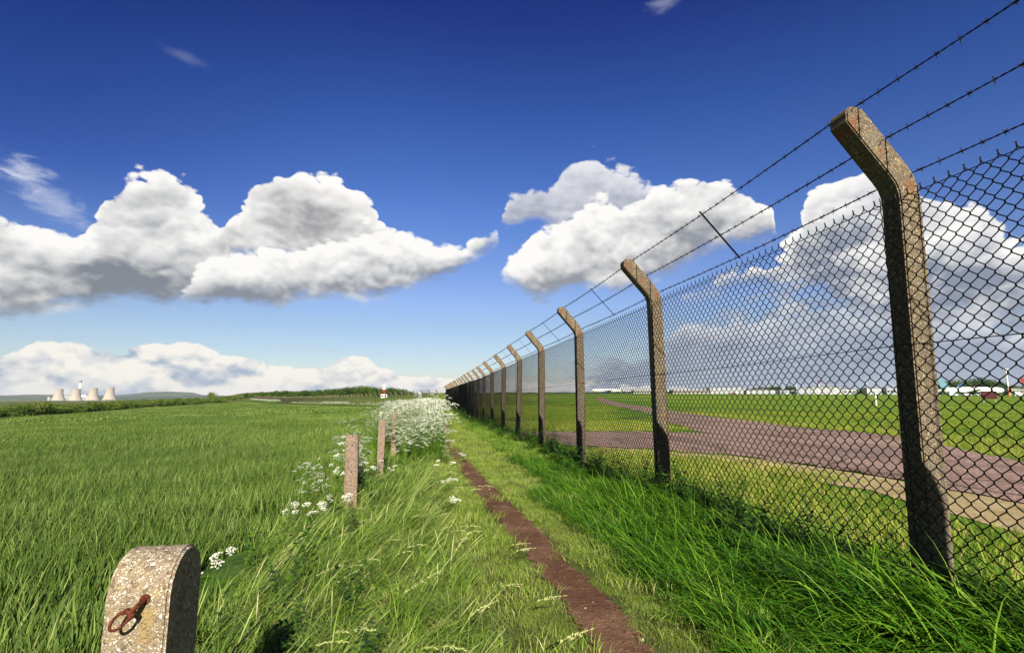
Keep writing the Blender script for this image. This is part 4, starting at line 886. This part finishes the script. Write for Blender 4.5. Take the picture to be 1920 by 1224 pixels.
# slack wire running from the nearest narrow stub towards the viewer
mb = MB(); a = at(655, 950, 5.45); b2 = at(440, 1215, 1.75); mid = [a.lerp(b2, t)-Vector((0, 0, .05*4*t*(1-t))) for t in np.linspace(0, 1, 20)]; e_ = at(400, 1290, 1.45); mb.tube(mid+[e_, e_+Vector((-.02, -.3, -.12))], .0024, 6)
tag(mb.build('loose_wire', M['steel'], smooth=True), 'slack dark wire sloping down through the grass from the nearest narrow stub post', 'wire')

# ---------------------------------------------------------------- TREES, HEDGE
def crown(rg, R, Hh, n, leaf, lumps=9, zb=0.0):
    V = []; F = []; T = []; cs = []
    for i in range(lumps):
        a = rg.random()*2*PI; r = R*.62*math.sqrt(rg.random()); z = zb+Hh*rg.uniform(.22, .80); cs.append((r*math.cos(a), r*math.sin(a), z, R*rg.uniform(.34, .52), rg.random()))
    cs.append((0, 0, zb+Hh*.55, R*.6, .5))
    for i in range(n):
        c = cs[rg.integers(len(cs))]; d = Vector(rg.normal(size=3)).normalized(); rr = c[3]*(.72+.34*rg.random()); p = Vector(c[:3])+Vector((d.x*rr, d.y*rr, d.z*rr*.8*Hh/R/1.3))
        if p.z < .05: p.z = .05+rg.random()*.3
        nn = (d+Vector(rg.normal(size=3))*.6).normalized(); u = nn.cross(Vector(rg.normal(size=3))).normalized()*leaf*rg.uniform(.6, 1.3); v_ = nn.cross(u)*.7; o = len(V); V += [tuple(p+u), tuple(p+v_), tuple(p-u), tuple(p-v_)]; F.append((o, o+1, o+2, o+3)); t = np.clip(c[4]*.7+.3*rg.random(), 0, 1); T += [t]*4
    return V, F, [1]*len(V), T
def make_tree(name, seed, R, Hh, n, leaf, mat, trunk_h, tr):
    rg_ = np.random.default_rng(seed); r = empty(name)
    link('crown', part_mesh('crown', crown(rg_, R, Hh, n, leaf, zb=trunk_h*.6), mat), r)
    mb = MB(); mb.tube([(0, 0, -.5), (0, .02, trunk_h*.6), (.05, 0, trunk_h), (.1, .05, trunk_h+Hh*.4)], [tr*1.3, tr, tr*.8, tr*.3], 7)
    for i in range(4): a = i*1.7; mb.tube([(0, 0, trunk_h*.8), (R*.3*math.cos(a), R*.3*math.sin(a), trunk_h+Hh*.2), (R*.5*math.cos(a), R*.5*math.sin(a), trunk_h+Hh*.35)], [tr*.5, tr*.35, tr*.15], 5)
    mb.build('trunk', M['bark'], r); return r
TP = [make_tree('tree', 20+i, 3.6, 5.6, 2400, .20, M['tree'], 1.6, .22) for i in range(4)]
BP = [make_tree('bush', 40+i, 2.1, 2.7, 1300, .12, M['bush'], .35, .09) for i in range(4)]
used = set()
def plant(protos, i, loc, sc, rz, label, cat, group):
    q = protos[i]; o = q if i+id(protos) not in used else copy_tree(q); used.add(i+id(protos)); o.location = loc; o.rotation_euler = (0, 0, rz); o.scale = (sc[0], sc[0], sc[1]); tag(o, label, cat, group); return o
R2 = random.Random(8)
# trees beyond the far fence: tops follow the skyline of the photograph
top = [(466, 738), (500, 735), (520, 733), (545, 732), (565, 733), (590, 732), (610, 730), (640, 728), (665, 726), (690, 724.5), (700, 727), (715, 728), (735, 727.5), (750, 729), (762, 732), (775, 735), (790, 737)]
x = 462
while x < 790:
    Y = R2.uniform(330, 400); p = at(x, np.interp(x, [t[0] for t in top], [t[1] for t in top])-R2.uniform(-.6, 2.0), Y); zb = float(terrain(p.x, Y)); h = max(p.z-zb, 2.0)/6.4
    plant(TP, R2.randrange(4), (p.x, Y, zb-.2), (h*R2.uniform(.95, 1.3), h), R2.uniform(0, 6), 'rounded dark green tree in the wood beyond the far fence', 'tree', 'trees of the wood beyond the far fence')
    x += max(5.5, h*3.0*R2.uniform(1.4, 2.2))
# bushes of the field-edge hedge, far left
hp = [(-150, 92), (-104, 99), (-112, 125), (-120, 150), (-129, 190), (-137, 230), (-143, 262)]
hl = lerp_poly(hp, 92)
for i, q in enumerate(hl):
    xx, yy = q[0]-1.5+R2.uniform(-1.2, 1.2), q[1]+R2.uniform(-1, 1); s = R2.uniform(.75, 1.15)
    plant(BP, R2.randrange(4), (xx, yy, float(terrain(xx, yy))-.2), (s*1.25, s*R2.uniform(.8, 1.15)), R2.uniform(0, 6), 'leafy green bush of the hedge along the left edge of the wheat field', 'bush', 'bushes of the hedge at the field edge')
for i in range(46):
    t = i/45; px = 205+t*300; Y = 320+60*R2.random(); p = at(px, np.interp(px, [205, 330, 400, 440, 505], [751, 746, 744, 742, 738])+R2.uniform(-1.5, 1), Y); zb = float(terrain(p.x, Y)); s = max((p.z-zb)/3.0, .9)
    plant(BP, R2.randrange(4), (p.x, Y, zb-.2), (s*1.3, s), R2.uniform(0, 6), 'green bush of the farther hedge running up to the wood', 'bush', 'bushes of the farther hedge')
p = at(400, 737, 300); plant(BP, 1, (p.x, 300, float(terrain(p.x, 300))), (1.6, 2.2), 1.0, 'taller dark thorn bush sticking up out of the farther hedge', 'bush', None)
p = at(781, 746, 34); zb = float(terrain(p.x, 34)); o = plant(BP, 2, (p.x, 34, zb), (.30, (at(781, 742, 34).z-zb)/3.0), 2.0, 'small dark olive bush poking out of the white flowers', 'bush', None)
# tree line behind the airport
for i in range(64):
    px = 1120+i*13.2+R2.uniform(-5, 5); Y = R2.uniform(560, 640); yt = np.interp(px, [1120, 1200, 1300, 1380, 1420, 1480, 1520, 1640, 1750, 1780, 1850, 1880, 1920], [735, 733, 731, 729, 726, 722, 729, 728, 722, 714, 710, 720, 722])+R2.uniform(-1.5, 1.5)
    p = at(px, yt, Y); zb = float(terrain(p.x, Y)); h = max(p.z-zb, 2.5)/6.4
    plant(TP, R2.randrange(4), (p.x, Y, zb-.3), (h*R2.uniform(1.0, 1.5), h), R2.uniform(0, 6), 'dark tree in the row behind the airport buildings', 'tree', 'trees behind the airport')

# ---------------------------------------------------------------- POWER STATION
ZP = 4200
def cooling(px, base_y, top_y, wb, label):
    c = at(px, base_y, ZP); t_ = at(px, top_y, ZP); h = t_.z-c.z+6; R = wb/2*ZP/FPX; r = empty('cooling_tower', (c.x, ZP, c.z-6)); mb = MB(); pf = []
    for i in range(25):
        t = i/24; a = .80; q = math.sqrt(.565**2+((t-a)*1.03)**2) if t < a else math.sqrt(.565**2+((t-a)*.85)**2); pf.append((R*q*1.0, h*(.07+.93*t)))
    pf2 = pf+[(pf[-1][0]-3, pf[-1][1]), (pf[-1][0]-4, pf[-1][1]-14), (pf[-1][0]-3.5, pf[-1][1]-30)]
    mb.lathe(pf2, 48, cap=False); mb.build('shell', M['tower'], r, smooth=True)
    mb = MB(); n = 28
    for i in range(n):
        a = 2*PI*i/n; b2 = 2*PI*(i+.5)/n; r0 = pf[0][0]; 
        for e in (a, a+2*PI/n): mb.tube([(r0*math.cos(e), r0*math.sin(e), h*.075), (r0*1.04*math.cos(b2), r0*1.04*math.sin(b2), -2)], 1.1, 4)
    mb.build('leg_ring', M['tower'], r); mb = MB(); mb.lathe([(pf[-1][0]+.8, h-4), (pf[-1][0]+1.6, h-3), (pf[-1][0]+1.6, h+.3), (pf[-1][0]-.5, h+.3)], 48, cap=False); mb.build('rim', M['tower'], r)
    tag(r, label, 'cooling tower', 'cooling towers of the power station')
cooling(109, 750.5, 729, 21.5, 'pale concrete cooling tower, leftmost of the four on the horizon')
cooling(141, 751, 728.5, 21.5, 'pale concrete cooling tower standing in front of the tall chimney')
cooling(173.5, 750, 727.5, 21.5, 'pale concrete cooling tower just right of the grey boiler house')
cooling(205, 749, 726.5, 21.5, 'pale concrete cooling tower, rightmost and set apart on the horizon')
def gp(px, y, Z): q = at(px, y, Z); return q
c = at(147.5, 751, ZP+260); tpz = at(147.5, 712.5, ZP+260).z; r = tag(empty('chimney', c), 'tall slender chimney with a dark top rising behind the second cooling tower', 'chimney'); hh = tpz-c.z
mb = MB(); mb.lathe([(12, -6), (9.5, hh*.5), (8.5, hh*.86)], 24); mb.build('shaft', M['white'], r, smooth=True); mb = MB(); mb.lathe([(9.3, hh*.86), (9.0, hh)], 24); mb.build('cap', M['roof'], r, smooth=True)
def building(name, px0, px1, ytop, ybase, Z, mat, label, cat='building', depth=.5, roof='flat', nwin=0, win=M['glass'], wh=(.35, .7), door=0, group=None, doorm=None):
    a = at(px0, ybase, Z); b = at(px1, ybase, Z); t_ = at((px0+px1)/2, ytop, Z); L = b.x-a.x; zb = min(a.z, b.z, float(terrain((a.x+b.x)/2, Z)))-1 if Z < 2000 else a.z-6; H_ = t_.z-zb
    r = empty(name, ((a.x+b.x)/2, Z, zb)); D = max(L*depth, 3); 
    rh = H_*.18 if roof != 'flat' else H_*.04
    mb = MB(); mb.box((0, D/2, (H_-rh)/2), (L, D, H_-rh)); mb.build('wall', mat, r)
    mb = MB()
    if roof == 'arch':
        n = 14; pl_ = [(-L/2*1.01*math.cos(PI*i/n), H_-rh+rh*math.sin(PI*i/n)) for i in range(n+1)]; mb.prism(pl_, -.3, D+.3)
    elif roof == 'gable': mb.prism([(-L/2*1.02, H_-rh), (0, H_), (L/2*1.02, H_-rh)], -.3, D+.3)
    else: mb.box((0, D/2, H_-rh/2), (L*1.01, D*1.02, rh))
    mb.build('roof', M['roof'] if roof != 'flat' else mat, r)
    base = max(1.0, 0)
    for i in range(nwin):
        w_ = L/nwin*.62; x_ = -L/2+(i+.5)*L/nwin; mb = MB(); mb.box((x_, -.04, base+(H_-base-rh)*(wh[0]+wh[1])/2), (w_, .12, (H_-base-rh)*(wh[1]-wh[0]))); mb.build('window', win, r)
    for i in range(door):
        w_ = L/(door+1)*.55; x_ = -L/2+(i+1)*L/(door+1); mb = MB(); mb.box((x_, -.05, base+(H_-base-rh)*.36), (w_, .14, (H_-base-rh)*.72)); mb.build('door', doorm or M['grey'], r)
    return tag(r, label, cat, group)
building('boiler_house', 151, 161, 739.5, 751, ZP+180, M['grey'], 'grey boiler house block between two cooling towers', nwin=3, win=M['white'], wh=(.7, .95))
building('turbine_hall', 117, 133, 741.5, 750, ZP+180, M['pale'], 'long white power station hall between the two left cooling towers', nwin=4, win=M['roof'], wh=(.2, .5))
building('switch_house', 88.5, 93, 744, 749.5, ZP-50, M['pale'], 'small bright white block left of all the cooling towers', door=1)
building('ash_hopper', 160.5, 163.5, 741, 751, ZP+60, M['pale'], 'narrow pale tower block beside the grey boiler house', nwin=1, wh=(.1, .3))

# ---------------------------------------------------------------- RADAR TOWER by the wood
p = at(720, 741, 300); zt = at(720, 716.5, 300).z; zb = float(terrain(p.x, 300)); r = tag(empty('radar_tower', (p.x, 300, zb)), 'red and white chequered radar tower in front of the wood', 'tower'); h = zt-zb; r.scale = (.5, .5, .84)
mb = MB()
for sx in (-1, 1):
    for sy in (-1, 1): mb.tube([(sx*2.4, sy*2.4, -.5), (sx*1.4, sy*1.4, h*.45)], .28, 5)
for z_, q in ((.12, 2.15), (.28, 1.75)):
    for e in ((0, 1), (1, 0)): 
        for g in (-1, 1): mb.tube([(-q if e[0] else g*q, -q if e[1] else g*q, h*z_), (q if e[0] else g*q, q if e[1] else g*q, h*z_)], .2, 4)
mb.build('leg_frame', M['red'], r)
mb = MB(); mb.box((0, 0, h*.54), (3.6, 3.6, h*.18)); mb.build('cabin', M['red'], r); mb = MB(); mb.box((0, 0, h*.65), (4.2, 4.2, h*.035)); mb.build('gallery', M['white'], r)
mb = MB(); mb.lathe([(1.1, h*.667), (1.25, h*.8), (1.1, h*.96), (.3, h)], 16); mb.build('radome', M['white'], r, smooth=True)
for sx in (-1, 1): mb = MB(); mb.box((sx*1.75, 0, h*.79), (.5, 1.8, h*.20)); mb.build('antenna_panel', M['grey'], r)
building('site_hut', 714, 725, 739, 742.5, 285, M['white'], 'low white hut at the foot of the red and white radar tower', nwin=2, wh=(.4, .8))
building('site_hut', 783.5, 790, 733.5, 742, 210, M['pale'], 'pale square hut seen between fence posts near the fence corner', door=1)
building('site_hut', 776, 781, 735, 739, 330, M['grey'], 'small grey hut left of the pale square hut beyond the far fence', nwin=1)

# ---------------------------------------------------------------- AIRPORT
AB = [(1188, 1243, 731, 736.5, 520, 'beige', 'flat', 9, 0, 'long low white terminal pier, leftmost building behind the fence'),
 (1262, 1330, 730.5, 736.5, 500, 'beige', 'flat', 8, 0, 'white flat roofed cargo shed just right of the second concrete post'),
 (1332, 1398, 727.5, 736.5, 500, 'pale', 'flat', 0, 5, 'long bright white hangar with a row of doors, left of the dark tree clump'),
 (1400, 1462, 729.5, 736.5, 495, 'pale', 'gable', 0, 4, 'long white gabled shed in front of the dark tree clump'),
 (1463, 1500, 731.5, 736.5, 490, 'grey', 'flat', 5, 0, 'grey office block between the white sheds and the big arched hangar'),
 (1494, 1520, 727, 736.5, 480, 'grey', 'flat', 0, 2, 'dark fronted annex joined to the left of the big arched hangar'),
 (1521, 1580, 723, 736.5, 480, 'pale', 'arch', 0, 3, 'biggest white arched hangar in the middle of the airport'),
 (1581, 1606, 727, 736.5, 485, 'pale', 'gable', 3, 0, 'small white gabled hall against the right of the arched hangar'),
 (1626, 1662, 725, 736.5, 470, 'pale', 'arch', 0, 2, 'silver arched hangar just left of the nearest concrete fence post'),
 (1663, 1700, 727, 736.5, 465, 'grey', 'flat', 6, 0, 'dark grey block touching the nearest concrete fence post'),
 (1892, 1925, 728, 736, 420, 'beige', 'flat', 5, 0, 'low white terminal building at the right edge behind the red tailed airliner')]
for a, b, yt, yb, Z, mt, rf, nw, dr, lab in AB: building('airport_building', a, b, yt, yb, Z, M[mt], lab, depth=.35, roof=rf, nwin=nw, door=dr, wh=(.35, .65))
def airliner(px, Y, ybase, scale, heading, tailm, label, bellym):
    b = at(px, ybase, Y); zb = float(terrain(b.x, Y)); zb = max(zb, b.z-1.0) if abs(zb-b.z) < 1 else zb; r = empty('airliner', (b.x, Y, zb), heading); r.scale = (scale,)*3; zc = 3.6
    mb = MB(); mb.lathe([(.05, 19.3), (.6, 19.1), (1.2, 18.4), (1.7, 17.0), (1.95, 15), (1.98, 8), (1.98, -6), (1.8, -10), (1.3, -14.5), (.7, -18), (.25, -19.6)], 24, (0, 0, zc), axis='X'); mb.build('fuselage', M['white'], r, smooth=True)
    mb = MB(); mb.lathe([(1.99, 14), (2.0, 8), (2.0, -8)], 24, (0, 0, zc), axis='X', cap=False)
    mb.v = [(x_, y_, z_) for x_, y_, z_ in mb.v]; keep = [f for f in mb.f if all(mb.v[i][2] < zc-1.0 for i in f)]; mb.f = keep; mb.mi = [0]*len(keep); q = mb.build('belly_panel', bellym, r, smooth=True)
    for s in (-1, 1):
        mb = MB(); v = [(3.5, 0, 2.7), (-3, 0, 2.5), (-6.5, s*16.5, 3.9), (-4.8, s*16.5, 4.0), (3.5, 0, 3.2), (-3, 0, 2.8), (-6.5, s*16.5, 4.0), (-4.8, s*16.5, 4.2)]; mb.add(v, [(0, 1, 2, 3), (4, 5, 6, 7), (0, 1, 5, 4), (1, 2, 6, 5), (2, 3, 7, 6), (3, 0, 4, 7)]); mb.build('wing', M['white'], r)
        mb = MB(); v = [(-15, s*.5, 4.2), (-18, s*.5, 4.2), (-19.5, s*6, 4.7), (-18, s*6, 4.7)]; v += [(a, b_, c_+.18) for a, b_, c_ in v]; mb.add(v, [(0, 1, 2, 3), (4, 5, 6, 7), (0, 1, 5, 4), (1, 2, 6, 5), (2, 3, 7, 6), (3, 0, 4, 7)]); mb.build('tailplane', M['white'], r)
        mb = MB(); mb.lathe([(.85, 4.8), (1.05, 4.2), (1.0, 2.2), (.6, .6)], 16, (0, s*5.2, 1.9), axis='X'); mb.build('engine', M['blue'], r, smooth=True)
        mb = MB(); mb.lathe([(.55, -.25), (.55, .25)], 14, (0, 0, 0)); w_ = mb.build('wheel', M['dark'], r); w_.rotation_euler = (PI/2, 0, 0); w_.location = (-1.5, s*2.6, .55)
        mb = MB(); mb.tube([(-1.5, s*2.6, .4), (-1.2, s*2.3, 2.9)], .14, 6); mb.build('gear_leg', M['grey'], r)
        mb = MB(); mb.box((0, s*1.93, zc+.45), (24, .12, .32)); mb.build('window_row', M['glass'], r)
    mb = MB(); mb.prism([(-12.5, zc+1.5), (-17.8, zc+8.4), (-20.2, zc+8.4), (-18.3, zc+.6)], -.18, .18); mb.build('tail_fin', tailm, r)
    mb = MB(); mb.add([(18.0, s_*y_, z_+zc) for s_ in (-1, 1) for y_, z_ in ((.15, .95), (.95, .8), (1.1, .45), (.2, .5))], [(0, 1, 2, 3), (4, 5, 6, 7)]); mb.build('cockpit_window', M['glass'], r)
    mb = MB(); mb.tube([(14.5, 0, .4), (14.7, 0, 2.2)], .12, 6); mb.lathe([(.4, -.15), (.4, .15)], 12, (14.5, 0, .42), axis='Z'); mb.build('nose_gear', M['dark'], r)
    return tag(r, label, 'airplane', 'airliners parked at the airport')
airliner(1822, 330, 736, .98, math.radians(-6), M['cyan'], 'white airliner with a pale blue tail fin and dark belly, parked nose right', M['blue'])
airliner(1990, 300, 736, .9, math.radians(-20), M['red'], 'white airliner with a red tail fin half out of the right edge', M['white'])
airliner(1140, 560, 736.5, .9, math.radians(170), M['grey'], 'small far white airliner left of the second concrete post', M['white'])
airliner(1760, 430, 735.5, .8, math.radians(150), M['blue'], 'white airliner partly hidden behind the blue tailed one by the nearest post', M['grey'])
def car(px, Y, yb, label, mat, van=False):
    b = at(px, yb, Y); r = empty('van' if van else 'car', (b.x, Y, float(terrain(b.x, Y))+.02)); mb = MB(); H_ = 2.2 if van else 1.45
    pf = [(-2.3, .35), (2.3, .35), (2.35, .9), (1.5, 1.15), (.9, H_), (-2.2, H_), (-2.35, .9)] if van else [(-2.1, .3), (2.1, .3), (2.15, .75), (1.2, .92), (.55, H_), (-1.1, H_), (-1.9, .95), (-2.15, .8)]
    mb.prism(pf, -.9, .9); mb.build('body', mat, r, bevel=.05)
    mb = MB(); mb.box((-.2 if not van else .3, -.92, H_-.38), (1.6 if not van else .9, .03, .38)); mb.build('side_window', M['glass'], r)
    for x_ in (-1.35, 1.35): 
        for y_ in (-.85, .85): mb = MB(); mb.lathe([(.33, -.1), (.33, .1)], 14); w_ = mb.build('wheel', M['dark'], r); w_.rotation_euler = (PI/2, 0, 0); w_.location = (x_, y_, .33)
    return tag(r, label, 'van' if van else 'car', 'vehicles on the apron')
for px, Y, van, mt, lab in [(1752, 290, True, 'white', 'white van below the blue tail of the big airliner'), (1786, 285, True, 'white', 'white van under the rear fuselage of the big airliner'), (1812, 285, False, 'white', 'white car under the middle of the big airliner'), (1838, 288, False, 'white', 'white car beside the dark red board'), (1908, 270, True, 'white', 'white van at the right edge near the orange based mast'), (1560, 420, True, 'white', 'white van in front of the biggest arched hangar'), (1478, 420, False, 'white', 'white car in front of the grey office block'), (1375, 430, False, 'red', 'dark red car in front of the long white hangar with doors')]:
    car(px, Y, 737, lab, M[mt], van)
def mast(px, ytop, Y, rad, label, head=True, basem=None, topm=None):
    t_ = at(px, ytop, Y); zb = float(terrain(t_.x, Y)); h = t_.z-zb; r = empty('light_mast', (t_.x, Y, zb)); mb = MB(); mb.tube([(0, 0, h*.3 if basem else -.3), (0, 0, h)], [rad, rad*.6], 10); mb.build('pole', M['white'], r)
    if basem: mb = MB(); mb.tube([(0, 0, -.3), (0, 0, h*.3)], [rad*1.25, rad*1.15], 10); mb.build('painted_base', basem, r)
    if head:
        mb = MB(); mb.box((0, 0, h), (3.6, .35, .25)); mb.build('crossbar', M['grey'], r)
        for x_ in (-1.5, -.5, .5, 1.5): mb = MB(); mb.box((x_, -.3, h-.15), (.7, .5, .5)); mb.build('floodlight', M['white'], r)
    if topm: mb = MB(); mb.box((0, 0, h-.7), (1.3, 1.3, 1.4)); mb.build('beacon_box', topm, r)
    return tag(r, label, 'mast')
mast(1886, 692, 250, .32, 'tall white floodlight mast with an orange foot beside the airliner nose', basem=M['orange'])
mast(1535, 713, 450, .25, 'thin mast with a reddish box on top above the arched hangar', head=False, topm=M['red'])
mast(1625, 713, 440, .22, 'thin white mast left of the silver arched hangar', head=False)
mast(1493, 718, 450, .2, 'thin white mast at the left end of the arched hangar', head=False)
p = at(1855, 746, 95); q = at(1855, 733, 95); zb = float(terrain(p.x, 95)); r = tag(empty('airfield_sign', (p.x, 95, zb), -.3), 'dark red airfield board on short legs in the grass below the airliner nose', 'sign'); h = q.z-zb
mb = MB(); mb.box((0, 0, h-.72), (2.3, .18, 1.44)); mb.build('board', M['darkred'], r, bevel=.02)
for i, (x0_, x1_) in enumerate([(-.95, .0), (-.95, .1), (-.95, -.1)]): mb = MB(); mb.box(((x0_+x1_)/2, -.105, h-.3-i*.32), (x1_-x0_, .02, .05)); mb.build('stripe', M['red'], r)
for x_ in (-.9, .9): mb = MB(); mb.box((x_, 0, (h-1.44)/2), (.1, .1, max(h-1.44, .05)+.1)); mb.build('leg', M['grey'], r)
p = at(1641, 736, 75); zb = float(terrain(p.x, 75)); r = tag(empty('marker_post', (p.x, 75, zb)), 'short white marker post in the grass just left of the nearest concrete post', 'post'); mb = MB(); mb.tube([(0, 0, -.2), (0, 0, p.z-zb)], .10, 10); mb.build('shaft', M['white'], r); mb = MB(); mb.lathe([(.12, p.z-zb), (.12, p.z-zb+.06), (.03, p.z-zb+.10)], 10); mb.build('cap', M['grey'], r)

# ---------------------------------------------------------------- the air
hz, t = newmat('thin_haze'); o_ = t.node('ShaderNodeOutputMaterial', out=None)
pv = t.node('ShaderNodeVolumePrincipled', {'Color': (.80, .88, 1.0), 'Density': 4.5e-5, 'Anisotropy': 0.0}); t.l.new(pv, o_.inputs['Volume'])
mb = MB(); mb.box((0, 0, 32), (19400, 19400, 226)); tag(mb.build('haze', hz), kind='stuff')
